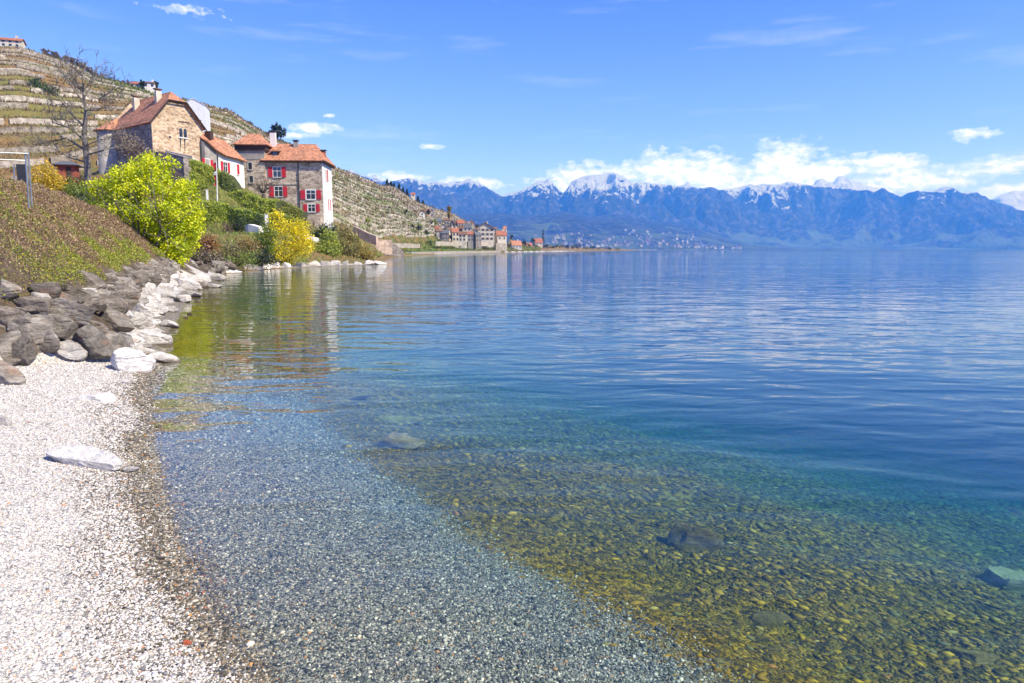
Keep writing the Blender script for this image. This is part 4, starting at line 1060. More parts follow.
bush('dark_bush', 'dark tangle under the left side of the yellow green tree', pix_blobs([(98,208,12,7),(86,204,8,4),(112,222,10,8)], 50, g), 2400, .09, DRK + GRN[:1], seed=23)
bush('bramble', 'grey brown bramble heap at the bend of the shore under the reeds', pix_blobs([(205,258,10,6),(215,262,8,5),(196,262,8,5)], 58, g), 1800, .09, TWG + DRK[:1], m='dryleaf', seed=24)
# pollarded bare tree against the keep
t = empty('pollard_tree', P(263, 200, 104), 'small leafless tree with fan shaped crown against the castle wall', 'tree'); mb = MB()
a0 = P(263, 203, 104); mb.tube([a0, P(263, 194, 104)], [.3, .22], 7)
for k in range(15):
    a = -1.2 + 2.4 * k / 14; branchy(mb, P(263, 193, 104), (math.sin(a), g.normal() * .4, math.cos(a) * .8), 1.2, .06, 2, g, .45, .1, .03, 2)
mb.mk('trunk', 'darkbark', t)

# ivy walls: dense leaf sheets over masonry
def ivy_wall(label, top, bot, D, n, pal=IVY, th=.7, seed=1, size=.12, name='ivy_wall', group=None):
    """top / bot: [(px, py)], D: [(px, depth)]"""
    g = np.random.default_rng(seed); x0, x1 = top[0][0], top[-1][0]
    base = P((x0 + x1) / 2, interp(bot, (x0 + x1) / 2), interp(D, (x0 + x1) / 2)); r = empty(name, base, label, 'wall' if name.endswith('wall') else 'hedge', group); r['kind'] = 'thing'
    n = int(n * 1.3); px = g.uniform(x0, x1, n); tt = interp(top, px); bb = interp(bot, px); u = g.random(n)
    roof = g.random(n) < .22; py = np.where(roof, tt, tt + (bb - tt) * u); Dd = interp(D, px) + np.where(roof, g.uniform(0, 2.2, n), 0)
    pts = np.array([P(a, b, d) for a, b, d in zip(px, py, Dd)])
    bump_ = (vnoise(pts[:, 0] * 1.0, pts[:, 2], .9, seed, 3) - .5) * 1.2
    pts[:, 1] -= np.where(roof, 0, bump_ * th + g.random(n) * .15); pts[:, 2] += g.normal(size=n) * .08 + np.where(roof, bump_ * .3, 0)
    i = (vnoise(pts[:, 0], pts[:, 2], .8, seed + 5, 2) * 9).astype(int)
    leaves('foliage', pts, np.full(n, size * .85), leafcols(pal, i, n, g), 'leaf', r, seed, face=(.45, -.7, .55))
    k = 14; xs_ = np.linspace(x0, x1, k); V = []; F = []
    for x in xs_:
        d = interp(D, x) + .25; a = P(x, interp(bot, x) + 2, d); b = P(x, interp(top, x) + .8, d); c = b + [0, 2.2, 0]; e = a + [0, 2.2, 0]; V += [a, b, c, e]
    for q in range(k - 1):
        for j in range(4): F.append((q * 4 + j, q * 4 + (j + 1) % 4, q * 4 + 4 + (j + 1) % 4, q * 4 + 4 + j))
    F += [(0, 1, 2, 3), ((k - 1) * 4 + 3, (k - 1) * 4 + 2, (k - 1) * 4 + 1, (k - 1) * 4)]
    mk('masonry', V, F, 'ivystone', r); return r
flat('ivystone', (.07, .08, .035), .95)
ivy_wall('tall ivy covered retaining wall right of the dark stone wall below the barn', [(183,158),(200,163),(215,169),(222,173)], [(183,201),(222,201)], [(183,96),(222,99)], 8500, seed=31)
ivy_wall('ivy covered bastion curving down below the red shuttered white wing', [(222,171),(228,174),(234,182),(239,192)], [(222,203),(238,206)], [(222,98.5),(238,100)], 2600, [(.14, .19, .05), (.20, .25, .06), (.26, .29, .07)], seed=32)
ivy_wall('lower clipped hedge wall standing on the garden terrace', [(194,202),(212,202),(229,205)], [(194,234),(229,234)], [(194,90),(229,92)], 5200, seed=33)
ivy_wall('sloping hedge falling from the bastion towards the castle foot', [(229,192),(240,191),(252,195),(262,199),(276,201)], [(229,222),(245,226),(276,228)], [(229,99),(276,100)], 5600, IVY, seed=34, name='sloping_hedge')
ivy_wall('long hedge with yellow green top running below the castle wall to the tower corner', [(262,199),(278,200),(290,204),(303,211)], [(262,222),(303,236)], [(262,101),(303,104)], 3600, [(.42, .42, .06), (.28, .31, .06), (.18, .23, .05)], seed=35, name='long_hedge')
ivy_wall('shaggy green hedge behind the yellow bush at the end of the terrace', [(264,214),(285,215),(302,222)], [(264,240),(302,244)], [(264,94),(302,97)], 3800, GRN, seed=36, name='shaggy_hedge')

ivy_wall('dark green clipped hedge between the lower hedge wall and the yellow bush', [(229,208),(246,210),(263,215)], [(229,234),(263,233)], [(229,92),(263,91)], 4200, GRN + IVY[:2], seed=37, name='clipped_hedge')
# bank scrub (stuff)
def bank_cover():
    g = np.random.default_rng(8); n = 150000
    Y = 8 + 54 * g.random(n) ** 1.35; fx = interp([(f[1], f[0]) for f in FOOT[2:9]], Y); b0 = g.uniform(.8, 8.5, n)
    X = fx - b0 * np.interp(Y, [8, 10.9, 15, 60], [1.3, 1.1, 1.05, 1.15]); Z, d, b = ground(X, Y)
    edge = np.interp(Y, [8, 12, 18, 40, 60], [.95, 1.0, 1.15, 1.3, 1.4])
    k = (b > edge + (vnoise(X, Y, .6, 4) - .5) * .7) & (b < 8); X, Y, Z, b = X[k], Y[k], Z[k], b[k]; n = len(X)
    t = vnoise(X, Y, .8, 7, 3); t2 = vnoise(X, Y, .35, 17, 3); low = np.clip((1.9 + (t - .5) * 2 + (t2 - .5) * 4.5 - b) / .8, 0, 1)
    brown = pick(g, n, [((.27, .165, .105), 3), ((.38, .25, .16), 3), ((.16, .10, .065), 2.4), ((.46, .34, .19), 1.5), ((.30, .28, .07), 1.4)])
    m_ = g.random(n) < np.clip(low * .75 + (t > .66) * .3, 0, 1)
    sz = g.uniform(.04, .11, n) * np.interp(Y, [10, 40], [1.0, 2.4])
    dl = (g.random(n) < .55) & ~m_; PD = np.repeat(np.stack([X, Y, Z + g.random(n) * .16], 1)[dl], 2, 0); PD = PD + g.normal(size=PD.shape) * .05
    tag(leaves('dry_leaves', PD, np.interp(PD[:, 1], [10, 40], [.016, .045]), np.repeat(brown[dl], 2, 0) * g.uniform(.8, 1.2, (len(PD), 1)), 'dryleaf', seed=13, origin=(0, 0, 0)), kind='stuff')
    q = ~m_ & ~dl; tag(tufts('bank_scrub', np.stack([X, Y, Z - .02], 1)[q], sz[q], brown[q], blades=4, seed=9, wide=.12), kind='stuff')
    P3 = np.stack([X, Y, Z + g.random(n) * np.interp(Y, [10, 40], [.14, .3])], 1)[m_]; nn_ = len(P3); P3 = np.repeat(P3, 4, 0) + g.normal(size=(4 * nn_, 3)) * .06
    green = pick(g, len(P3), [((.28, .35, .03), 3), ((.40, .43, .03), 3), ((.56, .48, .03), 1.2), ((.15, .22, .03), 3), ((.26, .20, .08), 1.5)])
    tag(leaves('bank_weeds', P3, np.interp(P3[:, 1], [10, 40], [.015, .042]), green, seed=10, origin=(0, 0, 0)), kind='stuff')
bank_cover()
# terrace grass and weeds of the garden (stuff)
pts = []; cols = []; sz = []
for _ in range(24000):
    px = R.uniform(-30, 540); s = R.uniform(-.86, .0); p = land_at(px, s)
    if p[2] < .5: continue
    u = R.random(); pts.append(p); cols.append((.17, .25, .04) if u < .5 else ((.3, .3, .08) if u < .8 else (.3, .22, .12))); sz.append(R.uniform(.15, .36) * (1 + max(0, p[1] - 100) / 120))
tag(tufts('garden_weeds', np.array(pts), np.array(sz), np.array(cols), blades=3, seed=12, wide=.4), kind='stuff')

# ------------------------------------------------------------------ castle
def window(root, f, a, c, w, h, shut='redpaint', mull=True, name='window', framem='whitepaint', big=0.12, open_=True):
    mb = MB(); fw = .09
    mb.box(f, a - w/2 - big, a - w/2, -.07, .02, c - big, c + h + big).box(f, a + w/2, a + w/2 + big, -.07, .02, c - big, c + h + big)
    mb.box(f, a - w/2, a + w/2, -.07, .02, c + h, c + h + big).box(f, a - w/2 - .05, a + w/2 + .05, -.16, .02, c - big, c)
    if mull:
        mb.box(f, a - .035, a + .035, -.05, 0, c, c + h).box(f, a - w/2, a - .035, -.05, 0, c + h * .6, c + h * .6 + .07).box(f, a + .035, a + w/2, -.05, 0, c + h * .6, c + h * .6 + .07)
    r = mb.mk(name, framem, root)
    q = MB().box(f, a - w/2, a + w/2, -.02, .03, c, c + h).mk('pane', 'glass', r)
    if shut and open_:
        for s in (-1, 1):
            x0 = a + s * (w/2 + big + .02); x1 = x0 + s * w * .55
            MB().box(f, min(x0, x1), max(x0, x1), -.12, -.04, c - .02, c + h + .05).mk('shutter', shut, root)
    elif shut:
        MB().box(f, a - w/2, a - .01, -.10, -.05, c, c + h).mk('shutter', shut, root); MB().box(f, a + .01, a + w/2, -.10, -.05, c, c + h).mk('shutter', shut, root)
    return r
def chimney(root, f, a, b, c0, c1, w=.9, m='whitewall', cap='brownroof'):
    r = MB().box(f, a - w/2, a + w/2, b - w * .35, b + w * .35, c0, c1).mk('chimney', m, root)
    MB().box(f, a - w * .65, a + w * .65, b - w * .5, b + w * .5, c1 + .18, c1 + .34).box(f, a - w*.4, a + w*.4, b - w*.25, b + w*.25, c1, c1 + .18).mk('chimney_cap', cap, r)
def walls(root, f, w, d, h, m, gable=0, name='wall', z0=0, clip=None):
    """gable: ridge height above the eaves on the front and back faces"""
    V = [f.p(0,0,z0), f.p(w,0,z0), f.p(w,d,z0), f.p(0,d,z0), f.p(0,0,h), f.p(w,0,h), f.p(w,d,h), f.p(0,d,h)]
    F = [(0,4,7,3), (1,2,6,5), (3,2,1,0)]
    if gable and clip:
        k = w / 2 * clip / gable
        V += [f.p(k,0,h+clip), f.p(w-k,0,h+clip), f.p(w/2,d,h+gable), f.p(w/2, 1.3, h+gable)]
        F += [(0,1,5,9,8,4), (2,3,7,10,6)]
    elif gable:
        V += [f.p(w/2,0,h+gable), f.p(w/2,d,h+gable)]; F += [(0,1,5,8,4), (2,3,7,9,6)]
    else: F += [(0,1,5,4), (2,3,7,6), (4,5,6,7)]
    return mk(name, V, F, m, root)
def gable_roof(root, f, w, d, h, rise, m, ov=.5, th=.18, along='b', front_ov=None):
    fo = ov if front_ov is None else front_ov; k = rise / (w / 2); e = h - k * ov + .06; mb = MB()
    mb.slab([f.p(-ov,-fo,e), f.p(w/2,-fo,h+rise+.06), f.p(w/2,d+fo,h+rise+.06), f.p(-ov,d+fo,e)], th)
    mb.slab([f.p(w+ov,-fo,e), f.p(w+ov,d+fo,e), f.p(w/2,d+fo,h+rise+.062), f.p(w/2,-fo,h+rise+.062)], th)
    return mb.mk('roof', m, root)
def hip_roof(root, f, a0, a1, b0, b1, h, ra0, ra1, rb, rh, m, th=.2, name='roof'):
    mb = MB(); A = f.p(a0,b0,h); B2 = f.p(a1,b0,h); C = f.p(a1,b1,h); D = f.p(a0,b1,h); E = f.p(ra0,rb,rh); G2 = f.p(ra1,rb,rh)
    mb.slab([A,B2,G2,E], th).slab([C,D,E,G2], th).slab([B2,C,G2], th).slab([D,A,E], th)
    return mb.mk(name, m, root)

# barn
c = P(151.3, 123, 100); O = np.array([c[0], 100.0, 0]); f = Fr(O, (.6, .8))
barn = empty('barn', f.p(4, 6, 12), 'tall stone barn with clipped gable, orange tile roof and twin arched window', 'building')
W0, L0, HE, RI = 7.5, 14.0, 20.3, 4.5
walls(barn, f, W0, L0, HE, 'barnstone', RI, clip=3.0, z0=9, name='gable_wall')
fl = f.left(L0); MB().box(fl, 0, L0, -.06, .02, 9, HE - .02).mk('side_wall', 'darkstone', barn)  # darker facing puts the shade of the side away from the sun into colour
k = RI / (W0 / 2); mb = MB(); ov = .5; e = HE - k * .35
zt = HE + 3.0; kk = W0 / 2 * 3.0 / RI; rz = HE + RI + .1
mb.slab([f.p(-.35,-.35,e), f.p(kk-.08,-.35,zt+.1), f.p(W0/2,1.3,rz), f.p(W0/2,L0-3,rz), f.p(-.35,L0+.4,e)], .2)
mb.slab([f.p(W0+.35,-.35,e), f.p(W0-kk+.08,-.35,zt+.1), f.p(W0/2,1.3,rz+.004), f.p(W0/2,L0-3,rz+.004), f.p(W0+.35,L0+.4,e)], .2)
mb.slab([f.p(kk-.08,-.352,zt+.1), f.p(W0-kk+.08,-.352,zt+.1), f.p(W0/2,1.3,rz+.01)], .18)
mb.slab([f.p(W0/2,L0-3,rz+.008), f.p(-.35,L0+.41,e), f.p(W0+.35,L0+.41,e)], .18)
mb.mk('roof', 'orangetile', barn)
mb = MB()
for s in (0, 1):
    x0, x1 = (-.45, kk - .1) if s == 0 else (W0 + .45, W0 - kk + .1)
    mb.tube([f.p(x0, -.5, e - .15), f.p(x1, -.5, zt)], .11, 5)
mb.tube([f.p(kk - .1, -.5, zt), f.p(W0 - kk + .1, -.5, zt)], .11, 5).mk('verge', 'darkwood', barn)
for dx in (-.33, .33):  # twin arched window
    mb = MB(); a = W0 / 2 + .75 + dx; V = [f.p(a - .24, -.03, 18.4), f.p(a + .24, -.03, 18.4), f.p(a + .24, -.03, 19.4)] + [f.p(a + .24 * math.cos(t), -.03, 19.4 + .24 * math.sin(t)) for t in np.linspace(.4, math.pi - .4, 5)] + [f.p(a - .24, -.03, 16.1)]
    V2 = [v - f.v * -.05 for v in V]; kx = len(V); mk('arched_window', V + V2, [tuple(range(kx)), tuple(range(2*kx-1, kx-1, -1))] + [(i, kx+i, kx+(i+1) % kx, (i+1) % kx) for i in range(kx)], 'glass', barn)
MB().box(f, W0/2 + .05, W0/2 + 1.5, -.12, .02, 18.2, 18.36).mk('sill', 'whitewall', barn)
MB().box(f, 3.9, 5.6, -.05, .02, 20.5, 20.62).mk('ledge', 'darkwood', barn)
MB().box(f, 2.4, 2.65, -.04, .02, 18.0, 18.3).mk('vent', 'glass', barn)
mb = MB().tube([f.p(W0 - .5, -.15, HE - 2.2), f.p(W0 - .45, -.15, 12)], .08, 6); mb.mk('drainpipe', 'darkmetal', barn)
def roof_z(a): return HE + RI * (a / (W0 / 2))
chimney(barn, f, 2.7, 3.0, roof_z(2.7) - 1.0, 25.0, .8, 'creamwall'); chimney(barn, f, 2.5, 9.4, roof_z(2.5) - 1.0, 24.8, .8, 'creamwall')
# round tower at its corner
tw = f.p(.2, L0 - .8, 0); n_ = 20; rt = 1.9; V = []; F = []
for z_ in (8, 20.2):
    V += [(tw[0] + rt * (1.12 if z_ < 10 else 1) * math.cos(t), tw[1] + rt * (1.12 if z_ < 10 else 1) * math.sin(t), z_) for t in np.arange(n_) / n_ * 2 * math.pi]
F = [(i, (i+1) % n_, n_ + (i+1) % n_, n_ + i) for i in range(n_)] + [tuple(range(n_, 2*n_))]
tr = empty('round_tower', (tw[0], tw[1], 8), 'squat round stone tower with low tiled roof at the barn corner', 'tower')
mk('wall', V, F, 'greywall', tr, smooth=True)
V = [(tw[0] + 2.35 * math.cos(t), tw[1] + 2.35 * math.sin(t), 19.9) for t in np.arange(n_) / n_ * 2 * math.pi] + [(tw[0] + .8, tw[1] + .3, 22.0)]
mk('roof', V, [(i, (i+1) % n_, n_) for i in range(n_)] + [tuple(range(n_))[::-1]], 'orangetile', tr)

# white wing with red shutters
A = P(203.8, 141, 105.5); B2 = P(243.5, 161, 115.5)
f = Fr((A[0], A[1], 0), (B2[0] - A[0], B2[1] - A[1])); LW = math.hypot(B2[0] - A[0], B2[1] - A[1]); dW = 5.5
wing = empty('castle_wing', f.p(LW / 2, 2, 11), 'white rendered castle wing with red shutters and sagging tile roof', 'building')
zl, zr = A[2], B2[2]; g0 = LW * .27
mk('wall', [f.p(g0,0,8), f.p(LW,0,8), f.p(LW,dW,8), f.p(g0,dW,8), f.p(g0,0,zl + (zr-zl)*.5), f.p(LW,0,zr), f.p(LW,dW,zr), f.p(g0,dW,zl + (zr-zl)*.5)], [(0,1,5,4),(1,2,6,5),(2,3,7,6),(3,0,4,7),(4,5,6,7)], 'whitewall', wing)
mk('stone_wall', [f.p(0,-.05,8), f.p(g0-.01,-.05,8), f.p(g0-.01,dW,8), f.p(0,dW,8), f.p(0,-.05,zl), f.p(g0-.01,-.05,zl+(zr-zl)*.45), f.p(g0-.01,dW,zl+(zr-zl)*.45), f.p(0,dW,zl)], [(0,1,5,4),(1,2,6,5),(2,3,7,6),(3,0,4,7),(4,5,6,7)], 'greywall', wing)
mb = MB(); ek = [(0, zl), (LW * .22, zl - 1.0), (LW * .45, zl - 1.55), (LW * .75, zr + .1), (LW + .3, zr - .15)]; rzw = 21.0
for (a0, z0), (a1, z1) in zip(ek[:-1], ek[1:]):
    mb.slab([f.p(a0, -.6, z0 + .02), f.p(a1, -.6, z1 + .02), f.p(a1, dW * .6, rzw - .3 - .9 * a1 / LW), f.p(a0, dW * .6, rzw - .3 - .9 * a0 / LW)], .18)
mb.slab([f.p(0, dW * .6, rzw - .3), f.p(LW + .3, dW * .6, rzw - 1.2), f.p(LW + .3, dW + .5, zr), f.p(0, dW + .5, zl - 1)], .18); mb.mk('roof', 'orangetile', wing)
def at_px(f, px):  # a-coordinate on a frame seen at pixel column px
    tx = (px - 512) / FPX / 1.0215; return (tx * f.O[1] - f.O[0]) / (f.u[0] - tx * f.u[1])
zc = lambda py, a: P(300, py, f.p(a, 0, 0)[1])[2]
a = at_px(f, 226); window(wing, f, a, zc(172, a), .95, 1.5); a = at_px(f, 238.5); window(wing, f, a, zc(174.5, a), .6, 1.6, open_=False)
a = at_px(f, 237.5); window(wing, f, a, zc(190.5, a), .8, 1.2, open_=False)
a = at_px(f, 208.5); window(wing, f, a, zc(166, a), 1.1, 1.0, open_=True)
chimney(wing, f, 1.6, 2.6, 19, 21.3, 1.3, 'greywall', 'darkwood'); MB().box(f, 3.4, 4.2, 1.2, 2.2, 19.0, 20.2).mk('dormer', 'darkwood', wing)
mb = MB().tube([f.p(g0 + .15, -.2, zl - 1.5), f.p(g0 - .1, -.2, 12)], .09, 6); mb.mk('drainpipe', 'darkmetal', wing)

# stair tower
f = Fr(P(239, 190, 119) * [1, 1, 0], (1, .06)); st = empty('stair_tower', f.p(2.2, 2.2, 6), 'square stone stair tower with hipped tile cap between wing and main house', 'tower')
walls(st, f, 4.5, 4.6, 19.4, 'keepstone', z0=4)
hip_roof(st, f, -.6, 5.2, -.7, 5.35, 19.6, 1.4, 3.2, 2.3, 21.8, 'orangetile')
MB().box(f, -.3, 4.8, -.3, 4.9, 18.7, 19.5).mk('eave', 'darkwood', st)
MB().box(f, .0, 4.5, -.05, .02, 17.2, 18.6).mk('grey_band', 'greywall', st)  # greyer band across the top of the wall, below the eave
for (px, py, h_) in ((251, 167.5, 1.1), (251.5, 181, 1.1)):
    a = at_px(f, px); window(st, f, a, P(px, py, 116.5)[2], .6, h_, None, False, big=.16, framem='concrete')
chimney(st, f, 5.1, 3.6, 15, 22.2, .95, 'whitewall', 'darkmetal')

# main house
f = Fr(P(263, 190, 119.6) * [1, 1, 0], (1, .05)); keep = empty('castle', f.p(5, 4, 4), 'main castle house with red shutters, orange hipped roof and bright end wall', 'building')
WK = at_px(f, 322.3); dK = 7.5; HK = 17.0
walls(keep, f, WK, dK, HK, 'keepstone', z0=1, name='front_wall')
fs = f.side(WK); MB().box(fs, 0, dK, -.10, .0, 1, HK - .02).mk('end_wall', 'whitewall', keep)
hip_roof(keep, f, -.05, WK + .8, -.75, dK + .6, HK + .05, .6, WK - 1.7, dK / 2, 20.4, 'orangetile')
MB().box(f, -.2, WK + .62, -.6, dK + .45, HK - .22, HK - .12).mk('eave', 'darkwood', keep)
for (px, py, w_, h_, big) in ((277.6, 177, 1.3, 1.65, .1), (278.2, 196.5, 1.3, 1.65, .1), (310.4, 199, 1.45, 1.45, .2), (310.7, 211.5, 1.15, 1.2, .15)):
    a = at_px(f, px); D_k = f.p(a, 0, 0)[1]; window(keep, f, a, P(px, py, D_k)[2], w_, h_, big=big)
for (b, z_, h_) in ((2.6, 14.0, 1.9), (4.9, 9.0, 1.9)):
    a = b; window(keep, fs, a, z_, .9, h_, open_=(b > 4)); 
MB().box(fs, 3.6, 4.2, -.16, -.1, 13.9, 16.0).mk('shutter', 'redpaint', keep)
a = at_px(f, 299); MB().tube([f.p(a, -.15, HK - .2), f.p(a, -.15, 4)], .09, 6).mk('drainpipe', 'darkmetal', keep)
MB().box(f, .2, at_px(f, 297), -.08, .0, 13.0, 13.12).mk('string_course', 'darkstone', keep)
d_ = MB(); a = at_px(f, 275.3); d_.box(f, a - .6, a + .6, .6, 2.6, 17.6, 18.7); dm = d_.mk('dormer', 'darkwood', keep); MB().box(f, a - .35, a + .35, .5, .62, 17.8, 18.55).mk('pane', 'glass', dm)
MB().slab([f.p(a - .85, .35, 18.72), f.p(a + .85, .35, 18.72), f.p(a + .7, 3.2, 19.2), f.p(a - .7, 3.2, 19.2)], .1).mk('dormer_roof', 'brownroof', dm)
chimney(keep, f, at_px(f, 293), 3.0, 18.6, 20.6, .75, 'greywall', 'darkmetal'); chimney(keep, f, WK - .3, 3.2, 17.2, 19.0, .8, 'orangetile', 'darkmetal')
MB().box(f, at_px(f, 315.5), WK - .15, -1.9, 0, 1, 7.4).mk('buttress', 'keepstone', keep)
MB().box(f, at_px(f, 309), at_px(f, 312.5), -.08, .02, 4.4, 6.4).mk('door', 'redpaint', keep)

# walls, flagpole and garden things
def wallpx(name, label, pts, D, h, m, th=.5, cat='wall', z=None):
    """pts: top line in pixels; h metres down"""
    W = [P(px, py, d) for (px, py), d in zip(pts, D)]
    V = []; F = []
    for i, p in enumerate(W):
        q = W[min(i+1, len(W)-1)] - W[max(i-1, 0)]; nn = np.array([-q[1], q[0], 0]); nn /= np.linalg.norm(nn)
        V += [p - [0,0,h], p, p + nn * th, p + nn * th - [0,0,h]]
    k = len(W)
    for i in range(k-1):
        for j in range(4): F.append((i*4+j, i*4+(j+1) % 4, i*4+4+(j+1) % 4, i*4+4+j))
    F += [(0,1,2,3), (k*4-1, k*4-2, k*4-3, k*4-4)]
    o = mk(name, V, F, m); tag(o, label, cat, None, 'thing'); return o
wallpx('retaining_wall', 'dark stone retaining wall stepping out below the barn gable', [(154,151.5),(166,152.5),(183,156.5)], [99,97,95.5], 7, 'darkstone', 1.2)
wallpx('parapet', 'low sunlit parapet sloping down from the barn gable', [(165,150),(182,154),(192,156),(203,163)], [101,100,99.5,101], 2.2, 'creamwall', .6, 'wall')
wallpx('garden_wall', 'bright white garden wall behind the yellow bush', [(296,235),(305,234.5),(319,238)], [96,97,98], 2.2, 'whitewall', .5)
wallpx('garden_block', 'low white block on the terrace between two dark shrubs', [(244.5,226),(248,224),(258.5,227)], [88,87.5,87], 1.0, 'whitewall', 1.0, 'block')
wallpx('terrace_kerb', 'thin pale kerb along the lower hedge', [(198,232.5),(215,232.7),(232,233.5)], [86,87,88], .35, 'concrete', .3, 'kerb')
wallpx('ochre_wall', 'pinkish retaining wall beside the castle foot above the bushes', [(341,226),(352,225.5),(368,233),(376,236)], [150,150,148,147], 2.0, 'pinkwall', .6)
wallpx('ochre_wall', 'pinkish shore wall with sloping top beyond the point', [(362,239),(380,239.5),(392,240)], [186,188,190], 4, 'pinkwall', .6)
wallpx('ramp_wall', 'grey ramp wall slanting down to the water beyond the point', [(376,239),(390,240),(397,246),(404,252)], [192,193,194,196], 4.5, 'darkstone', .8)
wallpx('shore_wall', 'long grey wall at the water between the point and the village', [(404,252),(430,251.6),(455,251),(480,250.8),(500,250.6)], [235,290,345,395,440], 1.6, 'greywall', .8)
wallpx('lawn_wall', 'pale wall behind the bright lawn in front of the village', [(436,241.2),(455,241.8),(475,242.2),(490,242.8)], [345,395,440,455], 2.2, 'drystone', .6)
wallpx('village_wall', 'tan square bastion below the tall red roof at the water', [(496,243),(507,243.5)], [452,455], 5, 'drystone', 3)
wallpx('long_wall', 'pale shore wall with orange stone right of the castle bushes', [(392,243),(408,243.5),(420,244)], [215,240,262], 1.5, 'drystone', .6)
fp = P(217, 201, 93.5); tp = P(216.3, 160, 93.5); pole = empty('flagpole', fp, 'slim white flagpole with a furled red and white flag on the garden terrace', 'flagpole')
MB().tube([fp - [0,0,.5], tp], [.09, .05], 8).mk('pole', 'whitepaint', pole)
V = []; F = []
for i in range(12):
    z_ = tp[2] - .3 - i * .27; w_ = .34 + .12 * math.sin(i * 1.3)
    V += [(tp[0] - .05, tp[1], z_), (tp[0] - .05 - w_, tp[1] + .12 * math.sin(i * 2.1), z_ - .08), (tp[0] - .05 - w_ * .5, tp[1] + .16, z_)]
for i in range(11):
    for j in range(3): F.append((i*3+j, i*3+(j+1) % 3, i*3+3+(j+1) % 3, i*3+3+j))
mk('flag', V, F, 'redpaint', pole)
V2 = [(v[0] - .01, v[1] - .02, v[2]) for v in V[12:21]]; mk('flag_cross', V2, [(0,1,4,3),(3,4,7,6),(1,2,5,4),(4,5,8,7)], 'whitepaint', pole)
def post(px, py0, py1, D, w_, label, name='post', m='whitepaint'):
    a = P(px, py0, D); b = P(px, py1, D); fr_ = Fr((a[0], a[1], 0), (1, .3)); o = MB().box(fr_, -w_/2, w_/2, -w_/2, w_/2, b[2] - .2, a[2]).box(fr_, -w_*.62, w_*.62, -w_*.62, w_*.62, a[2] + .003, a[2] + .06).mk(name, m); tag(o, label, 'post', None, 'thing')
post(206.8, 190, 201, 93, .26, 'short white post on the ivy wall left of the flagpole'); post(266.2, 214.5, 231.5, 86, .38, 'tall white square post behind the yellow bush')
# white wrapped building behind the barn
f = Fr(P(182.5, 120, 150) * [1, 1, 0], (.97, .25)); wr = empty('wrapped_building', f.p(2, 2, 25), 'white sheeted building with plain gable behind the barn roof', 'building')
walls(wr, f, 4.5, 6, 32.6, 'sheet', 1.2, z0=24); mb = gable_roof(wr, f, 4.5, 6, 32.6, 1.2, 'sheet', .12, .08)

# red shed, metal railing and gate on the left
f = Fr(P(57.5, 180, 85) * [1, 1, 0], (.96, .28)); zb = P(57, 180, 85)[2]; sh = empty('garden_shed', f.p(1, 1, zb), 'small red garden shed with dark roof below the vineyard', 'shed')
walls(sh, f, 1.9, 1.8, zb + 1.9, 'redshed', z0=zb - .8); hip_roof(sh, f, -.5, 2.4, -.5, 2.3, zb + 1.85, .5, 1.4, .9, zb + 2.4, 'slate', .1)
MB().box(f, 1.0, 1.5, -.05, 0, zb - .1, zb + 1.6).mk('door', 'darkwood', sh)
D2 = 15.0; rl = empty('railing', P(25, 200, D2), 'grey metal post with two rails above the scrub at the left edge', 'railing')
p0 = P(27.5, 194, D2); p1 = P(25, 151.5, D2)
MB().tube([p0 - [0,0,.3], p1], .017, 8).mk('post', 'metal', rl); MB().tube([P(30.5, 192, D2 + .3) - [0,0,.3], P(28, 152, D2 + .3)], .015, 8).mk('post', 'metal', rl)
MB().tube([P(28, 153.5, D2), P(-60, 150.5, D2 - 1)], .012, 8).mk('rail', 'metal', rl); MB().tube([P(25, 160.5, D2), P(-60, 156.5, D2 - 1)], .012, 8).mk('rail', 'metal', rl)
gp = empty('gate_panel', P(20, 190, 30), 'dark sheet panel standing behind the metal railing', 'panel'); a = P(15.5, 164, 30); fr_ = Fr((a[0], a[1], 0), (1, .1)); b = P(15.5, 181, 30)
MB().box(fr_, 0, .42, 0, .06, b[2] - 2, a[2]).mk('panel', 'darkmetal', gp); MB().tube([P(14, 164, 30), P(14, 190, 30)], .03, 6).mk('post', 'metal', gp)

